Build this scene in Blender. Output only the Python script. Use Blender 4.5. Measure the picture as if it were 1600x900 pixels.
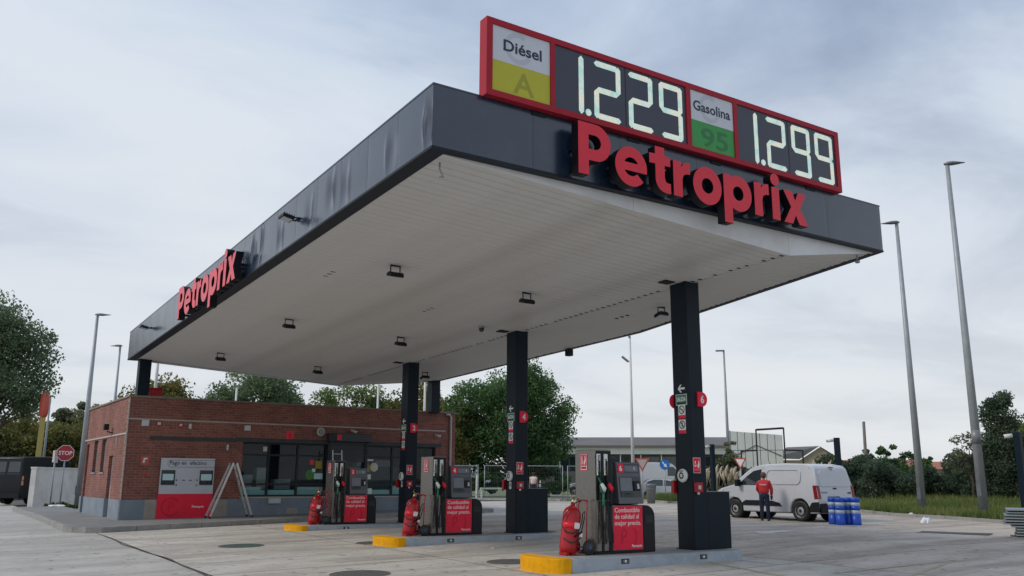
import bpy, bmesh, math, random
import numpy as np
from mathutils import Vector, Matrix, Euler
random.seed(7); rng = np.random.default_rng(11)
scene = bpy.context.scene
for o in list(bpy.data.objects): bpy.data.objects.remove(o)
COL = scene.collection
R = math.radians

# ------------------------------------------------------------------ camera
CAM = Vector((-5.1216, -9.8255, 1.4)); F_PX = 1379.25
def cam_matrix(yaw, pitch, roll):
    cy, sy, cp, sp = math.cos(yaw), math.sin(yaw), math.cos(pitch), math.sin(pitch)
    fwd = Vector((sy*cp, cy*cp, sp)); right = Vector((cy, -sy, 0)); up = right.cross(fwd)
    c, s = math.cos(roll), math.sin(roll)
    r2 = right*c + up*s; u2 = up*c - right*s
    m = Matrix((r2, u2, -fwd)).transposed().to_4x4(); m.translation = CAM
    return m
cd = bpy.data.cameras.new('camera'); cam = bpy.data.objects.new('camera', cd); COL.objects.link(cam)
cd.sensor_width = 36; cd.lens = 36*F_PX/1600; cd.clip_end = 6000; cd.clip_start = .05
cam.matrix_world = cam_matrix(0.57743, 0.2149, 0.00496)
scene.camera = cam
scene.render.resolution_x = 1024; scene.render.resolution_y = 576

# ------------------------------------------------------------------ world: overcast sky
SUN_EL, SUN_AZ = R(42), math.atan2(-.93, .36)          # azimuth of the sun measured from +Y towards +X
w = bpy.data.worlds.new('World'); scene.world = w; w.use_nodes = True
nt = w.node_tree; nt.nodes.clear()
def N(nt, t, **kw):
    n = nt.nodes.new(t)
    for k, v in kw.items(): setattr(n, k, v)
    return n
def mth(nt, op, a, b=None, clamp=False):
    n = N(nt, 'ShaderNodeMath', operation=op, use_clamp=clamp)
    for i, v in enumerate((a, b)):
        if v is None: continue
        if isinstance(v, (int, float)): n.inputs[i].default_value = v
        else: nt.links.new(v, n.inputs[i])
    return n.outputs[0]
def ramp(nt, fac, stops):
    n = N(nt, 'ShaderNodeValToRGB'); cr = n.color_ramp
    while len(cr.elements) < len(stops): cr.elements.new(.5)
    for e, (p, c) in zip(cr.elements, stops):
        e.position = p; e.color = (c, c, c, 1) if isinstance(c, (int, float)) else (*c, 1)
    nt.links.new(fac, n.inputs[0]); return n.outputs[0]
def mixc(nt, fac, a, b, mode='MIX'):
    n = N(nt, 'ShaderNodeMix', data_type='RGBA', blend_type=mode)
    for i, v in ((0, fac), (6, a), (7, b)):
        if isinstance(v, (int, float)): n.inputs[i].default_value = v
        elif isinstance(v, tuple): n.inputs[i].default_value = (*v, 1) if len(v) == 3 else v
        else: nt.links.new(v, n.inputs[i])
    return n.outputs[2]
def noise(nt, vec, scale, detail=4, rough=.5, dist=0.):
    n = N(nt, 'ShaderNodeTexNoise'); n.inputs['Scale'].default_value = scale; n.inputs['Detail'].default_value = detail
    n.inputs['Roughness'].default_value = rough; n.inputs['Distortion'].default_value = dist
    if vec is not None: nt.links.new(vec, n.inputs['Vector'])
    return n.outputs['Fac']
sky = N(nt, 'ShaderNodeTexSky', sky_type='NISHITA', sun_disc=False, sun_elevation=SUN_EL, sun_rotation=SUN_AZ)
tc = N(nt, 'ShaderNodeTexCoord'); sep = N(nt, 'ShaderNodeSeparateXYZ'); nt.links.new(tc.outputs['Generated'], sep.inputs[0])
zc = mth(nt, 'MAXIMUM', sep.outputs[2], 0.0); den = mth(nt, 'ADD', zc, .16)
cmb = N(nt, 'ShaderNodeCombineXYZ')
nt.links.new(mth(nt, 'DIVIDE', sep.outputs[0], den), cmb.inputs[0]); nt.links.new(mth(nt, 'DIVIDE', sep.outputs[1], den), cmb.inputs[1])
mp = N(nt, 'ShaderNodeMapping'); nt.links.new(cmb.outputs[0], mp.inputs[0])
mp.inputs['Rotation'].default_value = (0, 0, R(50)); mp.inputs['Scale'].default_value = (.70, 1.10, 1); mp.inputs['Location'].default_value = (14.7, 14.1, 0)
n1 = noise(nt, mp.outputs[0], 1.40, 10, .57, .40); n2 = noise(nt, mp.outputs[0], .42, 3, .5, .2)
dens = mth(nt, 'ADD', mth(nt, 'MULTIPLY', n1, .72), mth(nt, 'MULTIPLY', n2, .46))
cloud = ramp(nt, dens, [(.40, (.25, .33, .48)), (.51, (.37, .46, .61)), (.61, (.55, .64, .77)), (.75, (.67, .735, .82))])
hz = ramp(nt, zc, [(0., 1.), (.10, .90), (.26, .55), (.52, 0.)])
cl2 = mixc(nt, hz, cloud, mixc(nt, .30, (.80, .795, .78), cloud))
bgn = mixc(nt, .90, mixc(nt, 1., sky.outputs[0], (.075, .075, .075), 'MULTIPLY'), cl2)
bg = N(nt, 'ShaderNodeBackground'); nt.links.new(bgn, bg.inputs[0]); bg.inputs[1].default_value = 1.0
wo = N(nt, 'ShaderNodeOutputWorld'); nt.links.new(bg.outputs[0], wo.inputs[0])

# ------------------------------------------------------------------ sun behind the cloud
sd = bpy.data.lights.new('sun', 'SUN'); sd.energy = 1.5; sd.angle = R(16); sd.color = (1, .93, .83)
sun = bpy.data.objects.new('sun', sd); COL.objects.link(sun)
sdir = Vector((math.sin(SUN_AZ)*math.cos(SUN_EL), math.cos(SUN_AZ)*math.cos(SUN_EL), math.sin(SUN_EL)))
sun.rotation_euler = sdir.to_track_quat('Z', 'Y').to_euler(); sun.location = (0, 0, 40)
vs = scene.view_settings; vs.view_transform = 'Standard'; vs.look = 'None'; vs.exposure = .16; vs.gamma = 1; vs.use_curve_mapping = False
try: scene.cycles.max_bounces = 8; scene.cycles.transparent_max_bounces = 12
except Exception: pass

# ------------------------------------------------------------------ materials
MATS = {}
def pm(name, col, rough=.5, metal=0., var=.12, scale=6., bump=0., bscale=60., spec=.5, dirt=None, dscale=.6, coat=0., emit=None, estr=0.):
    """plain procedural surface: base colour broken by two octaves of noise, optional fine relief and blotchy dirt"""
    if name in MATS: return MATS[name]
    m = bpy.data.materials.new(name); m.use_nodes = True; nt = m.node_tree; b = nt.nodes['Principled BSDF']
    tc = N(nt, 'ShaderNodeTexCoord'); v = tc.outputs['Object']
    f = noise(nt, v, scale, 6, .6)
    c = mixc(nt, ramp(nt, f, [(.3, 0.), (.7, 1.)]), tuple(x*(1-var) for x in col), tuple(min(1, x*(1+var)) for x in col))
    if dirt:
        d = ramp(nt, noise(nt, v, dscale, 8, .65, .3), [(.48, 0.), (.72, 1.)])
        c = mixc(nt, mth(nt, 'MULTIPLY', d, dirt[1]), c, dirt[0])
    nt.links.new(c, b.inputs['Base Color'])
    rr = mth(nt, 'ADD', mth(nt, 'MULTIPLY', f, .16), rough-.08, True); nt.links.new(rr, b.inputs['Roughness'])
    b.inputs['Metallic'].default_value = metal; b.inputs['Specular IOR Level'].default_value = spec; b.inputs['Coat Weight'].default_value = coat; b.inputs['Coat Roughness'].default_value = .24 if rough < .25 else .10
    if bump:
        bp = N(nt, 'ShaderNodeBump'); bp.inputs['Strength'].default_value = bump; bp.inputs['Distance'].default_value = .02
        nt.links.new(noise(nt, v, bscale, 4, .6), bp.inputs['Height']); nt.links.new(bp.outputs[0], b.inputs['Normal'])
    if emit:
        b.inputs['Emission Color'].default_value = (*emit, 1); b.inputs['Emission Strength'].default_value = estr
    MATS[name] = m; return m
def leafmat(name, c1, c2, c3=None, trans=.25):
    m = bpy.data.materials.new(name); m.use_nodes = True; nt = m.node_tree; b = nt.nodes['Principled BSDF']
    at = N(nt, 'ShaderNodeAttribute', attribute_name='rnd'); tc = N(nt, 'ShaderNodeTexCoord')
    f = mth(nt, 'ADD', mth(nt, 'MULTIPLY', at.outputs['Fac'], .42), mth(nt, 'MULTIPLY', noise(nt, tc.outputs['Object'], .7, 3), .75))
    c = ramp(nt, f, [(.3, c1), (.62, c2), (.9, c3 or c2)])
    nt.links.new(c, b.inputs['Base Color']); b.inputs['Roughness'].default_value = .7; b.inputs['Specular IOR Level'].default_value = .15
    tr = N(nt, 'ShaderNodeBsdfTranslucent'); nt.links.new(c, tr.inputs[0]); mx = N(nt, 'ShaderNodeMixShader'); mx.inputs[0].default_value = trans
    out = nt.nodes['Material Output']; nt.links.new(b.outputs[0], mx.inputs[1]); nt.links.new(tr.outputs[0], mx.inputs[2]); nt.links.new(mx.outputs[0], out.inputs[0])
    MATS[name] = m; return m
def brickmat(name, axis, c1, c2, mortar, dirtc=None):
    m = bpy.data.materials.new(name); m.use_nodes = True; nt = m.node_tree; b = nt.nodes['Principled BSDF']
    tc = N(nt, 'ShaderNodeTexCoord'); sp = N(nt, 'ShaderNodeSeparateXYZ'); nt.links.new(tc.outputs['Object'], sp.inputs[0])
    cb = N(nt, 'ShaderNodeCombineXYZ'); nt.links.new(sp.outputs[axis], cb.inputs[0]); nt.links.new(sp.outputs[2], cb.inputs[1])
    br = N(nt, 'ShaderNodeTexBrick'); nt.links.new(cb.outputs[0], br.inputs['Vector'])
    br.inputs['Scale'].default_value = 1; br.inputs['Brick Width'].default_value = .25; br.inputs['Row Height'].default_value = .082
    br.inputs['Mortar Size'].default_value = .006; br.inputs['Mortar Smooth'].default_value = .2; br.inputs['Bias'].default_value = 0
    br.inputs['Color1'].default_value = (*c1, 1); br.inputs['Color2'].default_value = (*c2, 1); br.inputs['Mortar'].default_value = (*mortar, 1)
    n = ramp(nt, noise(nt, tc.outputs['Object'], .9, 7, .65), [(.35, .72), (.65, 1.12)])
    c = mixc(nt, 1., br.outputs['Color'], n, 'MULTIPLY')
    n3 = ramp(nt, noise(nt, tc.outputs['Object'], 14, 4, .6), [(.3, .78), (.7, 1.15)])
    c = mixc(nt, 1., c, n3, 'MULTIPLY')
    nt.links.new(c, b.inputs['Base Color']); b.inputs['Roughness'].default_value = .8
    bp = N(nt, 'ShaderNodeBump'); bp.inputs['Strength'].default_value = .5; bp.inputs['Distance'].default_value = .006; bp.invert = True
    nt.links.new(br.outputs['Fac'], bp.inputs['Height']); nt.links.new(bp.outputs[0], b.inputs['Normal'])
    MATS[name] = m; return m
def concretemat(name, base, stain, seed, crack=True):
    m = bpy.data.materials.new(name); m.use_nodes = True; nt = m.node_tree; b = nt.nodes['Principled BSDF']
    tc = N(nt, 'ShaderNodeTexCoord'); oi = N(nt, 'ShaderNodeObjectInfo')
    mpn = N(nt, 'ShaderNodeMapping'); nt.links.new(tc.outputs['Object'], mpn.inputs[0]); mpn.inputs['Location'].default_value = (seed, seed*.7, 0)
    v = mpn.outputs[0]
    big = ramp(nt, noise(nt, v, .16, 7, .62, .5), [(.34, tuple(x*.84 for x in base)), (.55, base), (.72, tuple(min(1, x*1.10) for x in base))])
    mid = ramp(nt, noise(nt, v, 1.3, 8, .7, .4), [(.38, 1.), (.58, .88), (.74, .62)])
    c = mixc(nt, 1., big, mid, 'MULTIPLY')
    mp2 = N(nt, 'ShaderNodeMapping'); nt.links.new(v, mp2.inputs[0]); mp2.inputs['Scale'].default_value = (.16, 1.0, 1); mp2.inputs['Rotation'].default_value = (0, 0, R(8))
    strk = ramp(nt, noise(nt, mp2.outputs[0], 1.1, 7, .66, .3), [(.44, 0.), (.62, .75)])       # tyre-drawn streaks
    c = mixc(nt, strk, c, stain)
    sp = ramp(nt, noise(nt, v, 5.5, 3, .5), [(.62, 0.), (.70, .7)])                           # small oil drips
    c = mixc(nt, sp, c, tuple(x*.35 for x in stain))
    fine = ramp(nt, noise(nt, v, 55, 4, .7), [(.3, .82), (.7, 1.14)])
    c = mixc(nt, 1., c, fine, 'MULTIPLY')
    tone = ramp(nt, oi.outputs['Random'], [(0., .90), (1., 1.07)])
    c = mixc(nt, 1., c, tone, 'MULTIPLY')
    nt.links.new(c, b.inputs['Base Color'])
    nt.links.new(ramp(nt, noise(nt, v, .7, 5, .6), [(.35, .55), (.7, .85)]), b.inputs['Roughness'])
    bp = N(nt, 'ShaderNodeBump'); bp.inputs['Strength'].default_value = .35; bp.inputs['Distance'].default_value = .01
    nt.links.new(noise(nt, v, 28, 6, .7), bp.inputs['Height']); nt.links.new(bp.outputs[0], b.inputs['Normal'])
    MATS[name] = m; return m
def glassmat(name, tint, rough=.02, refl=1.0, dark=.6):
    m = bpy.data.materials.new(name); m.use_nodes = True; nt = m.node_tree
    for n in list(nt.nodes):
        if n.type == 'BSDF_PRINCIPLED': nt.nodes.remove(n)
    tr = N(nt, 'ShaderNodeBsdfTransparent'); tr.inputs[0].default_value = (*tint, 1)
    gl = N(nt, 'ShaderNodeBsdfGlossy'); gl.inputs['Roughness'].default_value = rough; gl.inputs[0].default_value = (.9, .95, 1, 1)
    fr = N(nt, 'ShaderNodeFresnel'); fr.inputs[0].default_value = 1.5
    tcc = N(nt, 'ShaderNodeTexCoord'); bp = N(nt, 'ShaderNodeBump'); bp.inputs['Strength'].default_value = .03; bp.inputs['Distance'].default_value = .02
    nt.links.new(noise(nt, tcc.outputs['Object'], 1.2, 2), bp.inputs['Height']); nt.links.new(bp.outputs[0], gl.inputs['Normal'])
    mx = N(nt, 'ShaderNodeMixShader'); nt.links.new(mth(nt, 'MULTIPLY', fr.outputs[0], refl*.6, True), mx.inputs[0])
    nt.links.new(tr.outputs[0], mx.inputs[1]); nt.links.new(gl.outputs[0], mx.inputs[2]); nt.links.new(mx.outputs[0], nt.nodes['Material Output'].inputs[0])
    MATS[name] = m; return m
def ledmat(name):
    m = bpy.data.materials.new(name); m.use_nodes = True; nt = m.node_tree; b = nt.nodes['Principled BSDF']
    tc = N(nt, 'ShaderNodeTexCoord'); v = N(nt, 'ShaderNodeTexVoronoi'); v.inputs['Scale'].default_value = 95; nt.links.new(tc.outputs['Object'], v.inputs['Vector'])
    hue = ramp(nt, noise(nt, tc.outputs['Object'], 6.5, 3, .6), [(.38, (.42, .80, .74)), (.5, (.72, .90, .78)), (.62, (.92, .88, .66))])
    dot = ramp(nt, v.outputs['Distance'], [(.25, 1.), (.62, .72)])
    c = mixc(nt, 1., hue, dot, 'MULTIPLY')
    b.inputs['Base Color'].default_value = (.4, .42, .4, 1); nt.links.new(c, b.inputs['Emission Color']); b.inputs['Emission Strength'].default_value = .56
    MATS[name] = m; return m
def M(n): return MATS[n]
pm('fascia_grey', (.009, .022, .046), .24, .0, .10, 1.2, dirt=((.045, .06, .08), .35), dscale=1.8, spec=.7, coat=.5)
pm('fascia_dark', (.012, .017, .026), .5, 0, .1, 2, spec=.25)
pm('column_paint', (.0015, .0095, .019), .42, 0, .12, 3, dirt=((.016, .024, .032), .3), dscale=2.5, spec=.22)
pm('soffit_white', (.635, .62, .595), .45, 0, .05, 1.5, dirt=((.38, .355, .31), .5), dscale=.45)
pm('gable_white', (.70, .71, .71), .5, 0, .05, 2, dirt=((.45, .44, .42), .4), dscale=1.5)
pm('gap_black', (.012, .012, .013), .8)
pm('roof_felt', (.16, .16, .16), .9, 0, .2, 3)
pm('sign_red', (.38, .018, .032), .5, 0, .08, 3, spec=.2)
pm('letter_red', (.72, .018, .040), .27, 0, .05, 3, spec=.38)
pm('letter_side', (.008, .008, .012), .5, spec=.2)
pm('digit_back', (.040, .045, .068), .35, 0, .06, 3)
pm('panel_white', (.60, .62, .66), .3, 0, .04, 3)
pm('panel_pale', (.50, .52, .57), .3, 0, .04, 3)
pm('fuel_yellow', (.50, .47, .015), .35, 0, .04, 3)
pm('fuel_yellow_dark', (.33, .31, .015), .35, 0, .04, 3)
pm('fuel_green', (.028, .30, .045), .35, 0, .04, 3)
pm('fuel_green_dark', (.015, .17, .035), .35, 0, .04, 3)
pm('print_navy', (.012, .020, .040), .4)
pm('print_white', (.78, .78, .76), .45, 0, .04, 5)
pm('print_red', (.82, .025, .06), .45, 0, .05, 4, spec=.2)
pm('print_red_dark', (.62, .018, .045), .45, 0, .05, 4, spec=.2)
pm('print_green', (.02, .20, .10), .4)
pm('print_black', (.015, .015, .018), .45)
pm('fire_red', (.38, .004, .010), .28, 0, .10, 4, spec=.45)
pm('rubber', (.016, .016, .017), .65, 0, .2, 20)
pm('black_plastic', (.008, .0085, .011), .45, 0, .15, 8, spec=.3)
pm('steel_brushed', (.24, .222, .205), .27, .9, .05, 9, dirt=((.20, .18, .16), .15), dscale=3)
pm('steel_grey', (.105, .112, .12), .42, .2, .08, 9)
pm('pump_grey', (.030, .033, .038), .45, 0, .1, 6)
pm('screen_dark', (.025, .03, .038), .12, 0, .1, 5)
pm('screen_grey', (.13, .145, .17), .15, 0, .06, 5)
pm('chrome', (.75, .75, .75), .18, 1., .05, 10)
pm('brass', (.55, .42, .18), .35, 1., .1, 20)
pm('nozzle_green', (.01, .16, .07), .4)
pm('island_grey', (.37, .42, .47), .62, 0, .10, 2.5, .15, 40, dirt=((.12, .12, .12), .45), dscale=2.2)
pm('island_top', (.33, .33, .32), .8, 0, .12, 3, .2, 40, dirt=((.16, .15, .14), .6), dscale=1.4)
pm('kerb_yellow', (.80, .37, .002), .6, 0, .06, 4, .1, 40, dirt=((.30, .16, .02), .40), dscale=9, spec=.15)
pm('kerb_stone', (.29, .285, .27), .85, 0, .16, 5, .3, 30, dirt=((.12, .115, .10), .55), dscale=1.2)
pm('pavement', (.19, .19, .19), .85, 0, .12, 3, .3, 60, dirt=((.30, .29, .27), .5), dscale=.7)
pm('tar', (.075, .073, .07), .7, 0, .2, 4)
pm('iron', (.15, .145, .135), .6, .4, .2, 12, .3, 40)
pm('iron_green', (.07, .115, .10), .6, 0, .2, 12, .3, 40)
pm('paint_white_worn', (.58, .58, .56), .75, 0, .1, 6, dirt=((.36, .355, .34), .85), dscale=5)
pm('paint_yellow_worn', (.44, .39, .26), .8, 0, .1, 6, dirt=((.33, .32, .29), .85), dscale=4)
pm('galv', (.32, .345, .36), .5, .25, .10, 3, dirt=((.22, .23, .24), .4), dscale=2)
pm('galv_dark', (.13, .145, .16), .5, .2, .12, 3)
pm('pole_white', (.62, .62, .60), .5, 0, .06, 3)
pm('lamp_grey', (.20, .21, .22), .45, .2, .1, 5)
pm('plinth_grey', (.19, .23, .275), .8, 0, .10, 2, .2, 40, dirt=((.30, .32, .33), .5), dscale=1.1)
pm('render_sand', (.33, .30, .26), .9, 0, .12, 3, .2, 40)
pm('trim_cream', (.42, .38, .35), .6, 0, .06, 4)
pm('coping', (.20, .17, .145), .8, 0, .2, 4, dirt=((.40, .36, .30), .4), dscale=3)
pm('frame_dark', (.016, .022, .029), .45, 0, .1, 4, spec=.3)
pm('lintel', (.05, .052, .055), .8, 0, .2, 3)
pm('shutter', (.040, .045, .052), .5, .2, .1, 5)
pm('film_teal', (.50, .72, .72), .55, 0, .06, 2)
pm('film_pale', (.75, .82, .80), .55, 0, .06, 2)
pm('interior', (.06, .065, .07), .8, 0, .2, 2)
pm('door_brown', (.14, .065, .05), .6, 0, .12, 3)
pm('window_grey', (.15, .17, .18), .5, 0, .1, 3)
pm('alu', (.58, .58, .57), .32, .85, .06, 8)
pm('cream_box', (.50, .48, .43), .5, 0, .06, 5)
pm('sticker_yellow', (.34, .27, .02), .5); pm('sticker_green', (.06, .22, .04), .5); pm('sticker_cream', (.55, .52, .40), .5)
pm('car_white', (.50, .515, .55), .3, 0, .03, 2, coat=.3)
pm('car_dark', (.006, .009, .013), .35, 0, .1, 2, spec=.25)
pm('car_plastic', (.012, .013, .016), .6, spec=.2)
pm('car_glass', (.020, .028, .034), .06, 0, .1, 3, spec=.8)
pm('tail_red', (.20, .008, .012), .25, 0, .1, 12)
pm('indicator', (.60, .22, .10), .25)
pm('wheel_silver', (.42, .43, .44), .38, .6, .08, 10)
pm('drum_blue', (.005, .065, .44), .38, 0, .08, 5)
pm('drum_white', (.38, .45, .56), .4, 0, .06, 8)
pm('jacket_red', (.50, .022, .032), .8, 0, .15, 9, .3, 60)
pm('trouser_navy', (.012, .018, .045), .85, 0, .2, 9, .3, 60)
pm('shirt_pink', (.78, .58, .58), .8, 0, .1, 9)
pm('skin', (.42, .25, .18), .55, 0, .08, 10); pm('hair_brown', (.11, .045, .025), .7, 0, .25, 30, .4, 90); pm('hair_dark', (.025, .018, .016), .7, 0, .25, 30, .4, 90)
pm('glove', (.02, .02, .022), .7); pm('shoe', (.02, .02, .02), .6)
pm('bark', (.10, .08, .06), .9, 0, .3, 5, .6, 12)
pm('wood_grey', (.17, .155, .14), .85, 0, .2, 6, .3, 30)
pm('wall_white', (.80, .775, .72), .85, 0, .07, 1.5, .15, 30, dirt=((.44, .42, .38), .5), dscale=.9)
pm('wh_roof', (.15, .145, .145), .85, 0, .15, .3); pm('wh_white', (.78, .775, .75), .7, 0, .06, .5, dirt=((.36, .34, .32), .5), dscale=.25); pm('wh_dark', (.10, .095, .095), .7, 0, .25, .4)
pm('wp_panel', (.62, .63, .60), .7, 0, .08, .5, dirt=((.30, .31, .30), .5), dscale=.3); pm('house_tan', (.36, .30, .22), .85, 0, .1, .5); pm('house_roof', (.13, .125, .125), .85, 0, .15, .6); pm('roof_red', (.34, .13, .085), .85, 0, .15, .6)
pm('sign_blue', (.012, .15, .50), .35); pm('sign_red_faded', (.46, .09, .07), .45, 0, .1, 5); pm('sign_back', (.52, .45, .40), .5, 0, .08, 4); pm('stop_red', (.38, .02, .03), .4)
pm('totem_orange', (.58, .10, .06), .45, 0, .06, 2); pm('totem_yellow', (.46, .36, .10), .5, 0, .08, 2)
pm('paper', (.72, .73, .74), .7); pm('plastic_bag', (.74, .76, .78), .35, 0, .05, 8)
pm('sheet_steel', (.34, .37, .375), .4, .7, .12, 4)
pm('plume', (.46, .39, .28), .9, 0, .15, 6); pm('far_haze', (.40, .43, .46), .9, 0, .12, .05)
pm('soil', (.17, .145, .115), .95, 0, .2, 1.5, .3, 20)
brickmat('brick_front', 0, (.285, .100, .072), (.20, .066, .050), (.27, .185, .15))
brickmat('brick_side', 1, (.285, .100, .072), (.20, .066, .050), (.27, .185, .15))
concretemat('concrete', (.62, .585, .53), (.32, .28, .235), 0.)
concretemat('concrete_old', (.54, .465, .395), (.24, .19, .15), 13.)
concretemat('road_surface', (.58, .555, .515), (.35, .33, .30), 31.)
glassmat('pane_glass', (.62, .74, .75))
glassmat('car_clear', (.55, .65, .62))
ledmat('led')
leafmat('leaf_dark', (0.045, 0.091, 0.040), (0.099, 0.192, 0.076), (0.211, 0.305, 0.105), .48)
leafmat('leaf_mid', (0.069, 0.118, 0.044), (0.155, 0.228, 0.074), (0.302, 0.314, 0.110), .48)
leafmat('leaf_olive', (0.083, 0.098, 0.037), (0.180, 0.190, 0.062), (0.342, 0.261, 0.091), .48)
leafmat('leaf_grey', (0.087, 0.114, 0.071), (0.183, 0.206, 0.124), (0.313, 0.314, 0.195), .48)
leafmat('leaf_hedge', (.044, .073, .050), (.100, .145, .092), (.185, .210, .130), .48)
leafmat('grass', (.075, .115, .034), (.155, .205, .058), (.310, .280, .125), .35)
leafmat('reed', (.10, .09, .05), (.22, .19, .11), (.34, .29, .18))

pm('road_base', (.10, .095, .088), .9, 0, .2, .6, .3, 20)

leafmat('leaf_blue', (.080, .125, .072), (.165, .235, .130), (.270, .330, .180), .48)

# ------------------------------------------------------------------ mesh helpers
ROOTM = {}
class Fr:
    """a wall-like frame: right, up, out"""
    def __init__(s, o, right, up=(0, 0, 1)):
        s.o = Vector(o); s.r = Vector(right).normalized(); s.u = Vector(up).normalized(); s.n = s.r.cross(s.u)
    def p(s, a, b, c=0.): return s.o + s.r*a + s.u*b + s.n*c
    def m(s, a, b, c=0.):
        m = Matrix((s.r, s.u, s.n)).transposed().to_4x4(); m.translation = s.p(a, b, c); return m
WORLD = Fr((0, 0, 0), (1, 0, 0))
class MB:
    def __init__(s): s.v = []; s.f = []; s.mi = []
    def add(s, vs, fs, mi=0):
        b = len(s.v); s.v += [Vector(v) for v in vs]; s.f += [tuple(i+b for i in f) for f in fs]; s.mi += [mi]*len(fs); return s
    def box(s, x0, x1, y0, y1, z0, z1, mi=0):
        vs = [(x, y, z) for x in (x0, x1) for y in (y0, y1) for z in (z0, z1)]
        return s.add(vs, [(0, 1, 3, 2), (4, 6, 7, 5), (0, 4, 5, 1), (2, 3, 7, 6), (0, 2, 6, 4), (1, 5, 7, 3)], mi)
    def plate(s, fr, a0, a1, b0, b1, c0, c1, mi=0):
        vs = [fr.p(a, b, c) for a in (a0, a1) for b in (b0, b1) for c in (c0, c1)]
        return s.add(vs, [(0, 1, 3, 2), (4, 6, 7, 5), (0, 4, 5, 1), (2, 3, 7, 6), (0, 2, 6, 4), (1, 5, 7, 3)], mi)
    def poly(s, fr, pts, c0, c1, mi=0, side=None):
        n = len(pts); vs = [fr.p(a, b, c0) for a, b in pts] + [fr.p(a, b, c1) for a, b in pts]
        s.add(vs, [tuple(range(n-1, -1, -1)), tuple(range(n, 2*n))], mi)
        b = len(s.v)-2*n
        for i in range(n):
            j = (i+1) % n; s.f.append((b+i, b+j, b+n+j, b+n+i)); s.mi.append(mi if side is None else side)
        return s
    def disc(s, fr, a, b, r, c0, c1, n=24, mi=0, side=None):
        return s.poly(fr, [(a+r*math.cos(2*math.pi*i/n), b+r*math.sin(2*math.pi*i/n)) for i in range(n)], c0, c1, mi, side)
    def ring(s, fr, a, b, r0, r1, c0, c1, n=28, mi=0, a0=0., a1=360.):
        full = abs(a1-a0) >= 359.9; k = n if full else n+1
        for i in range(n):
            t0 = R(a0+(a1-a0)*i/n); t1 = R(a0+(a1-a0)*(i+1)/n)
            q = [(a+r*math.cos(t), b+r*math.sin(t)) for t, r in ((t0, r0), (t0, r1), (t1, r1), (t1, r0))]
            s.poly(fr, q, c0, c1, mi)
        return s
    def tube(s, pts, r, n=8, mi=0, cap=True):
        pts = [Vector(p) for p in pts]; rs = r if isinstance(r, (list, tuple)) else [r]*len(pts)
        base = len(s.v); prev = None
        for i, p in enumerate(pts):
            d = (pts[min(i+1, len(pts)-1)]-pts[max(i-1, 0)]).normalized()
            a = prev if prev is not None else (Vector((0, 0, 1)) if abs(d.z) < .9 else Vector((1, 0, 0)))
            x = a.cross(d); 
            if x.length < 1e-5: x = Vector((1, 0, 0)).cross(d)
            x.normalize(); y = d.cross(x).normalized(); prev = y.cross(d)*-1 if False else a
            for k in range(n):
                t = 2*math.pi*k/n; s.v.append(p + (x*math.cos(t)+y*math.sin(t))*rs[i])
        for i in range(len(pts)-1):
            for k in range(n):
                k2 = (k+1) % n; s.f.append((base+i*n+k, base+i*n+k2, base+(i+1)*n+k2, base+(i+1)*n+k)); s.mi.append(mi)
        if cap:
            s.f.append(tuple(base+k for k in range(n-1, -1, -1))); s.f.append(tuple(base+(len(pts)-1)*n+k for k in range(n))); s.mi += [mi, mi]
        return s
    def lathe(s, o, axis, prof, n=20, mi=0):
        """prof: (radius, distance along axis)"""
        o = Vector(o); d = Vector(axis).normalized(); a = Vector((0, 0, 1)) if abs(d.z) < .9 else Vector((1, 0, 0))
        x = a.cross(d).normalized(); y = d.cross(x); base = len(s.v)
        for r, h in prof:
            for k in range(n):
                t = 2*math.pi*k/n; s.v.append(o+d*h+(x*math.cos(t)+y*math.sin(t))*max(r, 1e-4))
        for i in range(len(prof)-1):
            for k in range(n):
                k2 = (k+1) % n; s.f.append((base+i*n+k, base+i*n+k2, base+(i+1)*n+k2, base+(i+1)*n+k)); s.mi.append(mi)
        s.f.append(tuple(base+k for k in range(n-1, -1, -1))); s.f.append(tuple(base+(len(prof)-1)*n+k for k in range(n))); s.mi += [mi, mi]
        return s
    def build(s, name, mat, parent=None, smooth=False, bevel=0., seg=2, label=None, root=None):
        me = bpy.data.meshes.new(name)
        inv = None
        if parent is not None:
            rt = parent
            while rt.parent is not None: rt = rt.parent
            inv = ROOTM[rt.name].inverted()
        vs = s.v if inv is None else [inv @ v for v in s.v]
        org = Vector((0, 0, 0))
        if parent is None:
            xs = [v.x for v in vs]; ys = [v.y for v in vs]; zs = [v.z for v in vs]
            org = Vector(((min(xs)+max(xs))/2, (min(ys)+max(ys))/2, min(zs))); vs = [v-org for v in vs]
        me.from_pydata([tuple(v) for v in vs], [], s.f)
        for m in (mat if isinstance(mat, (list, tuple)) else [mat]): me.materials.append(M(m))
        if any(s.mi): me.polygons.foreach_set('material_index', s.mi)
        if smooth: me.polygons.foreach_set('use_smooth', [True]*len(me.polygons))
        bm = bmesh.new(); bm.from_mesh(me); bmesh.ops.recalc_face_normals(bm, faces=bm.faces); bm.to_mesh(me); bm.free()
        o = bpy.data.objects.new(name, me); COL.objects.link(o)
        if parent is not None: o.parent = parent
        else: o.location = org; ROOTM[o.name] = Matrix.Translation(org)
        if bevel:
            b = o.modifiers.new('bevel', 'BEVEL'); b.width = bevel; b.segments = seg; b.limit_method = 'ANGLE'; b.angle_limit = R(35)
        if smooth and not bevel:
            pass
        if label: o['label'] = label
        return o
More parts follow.
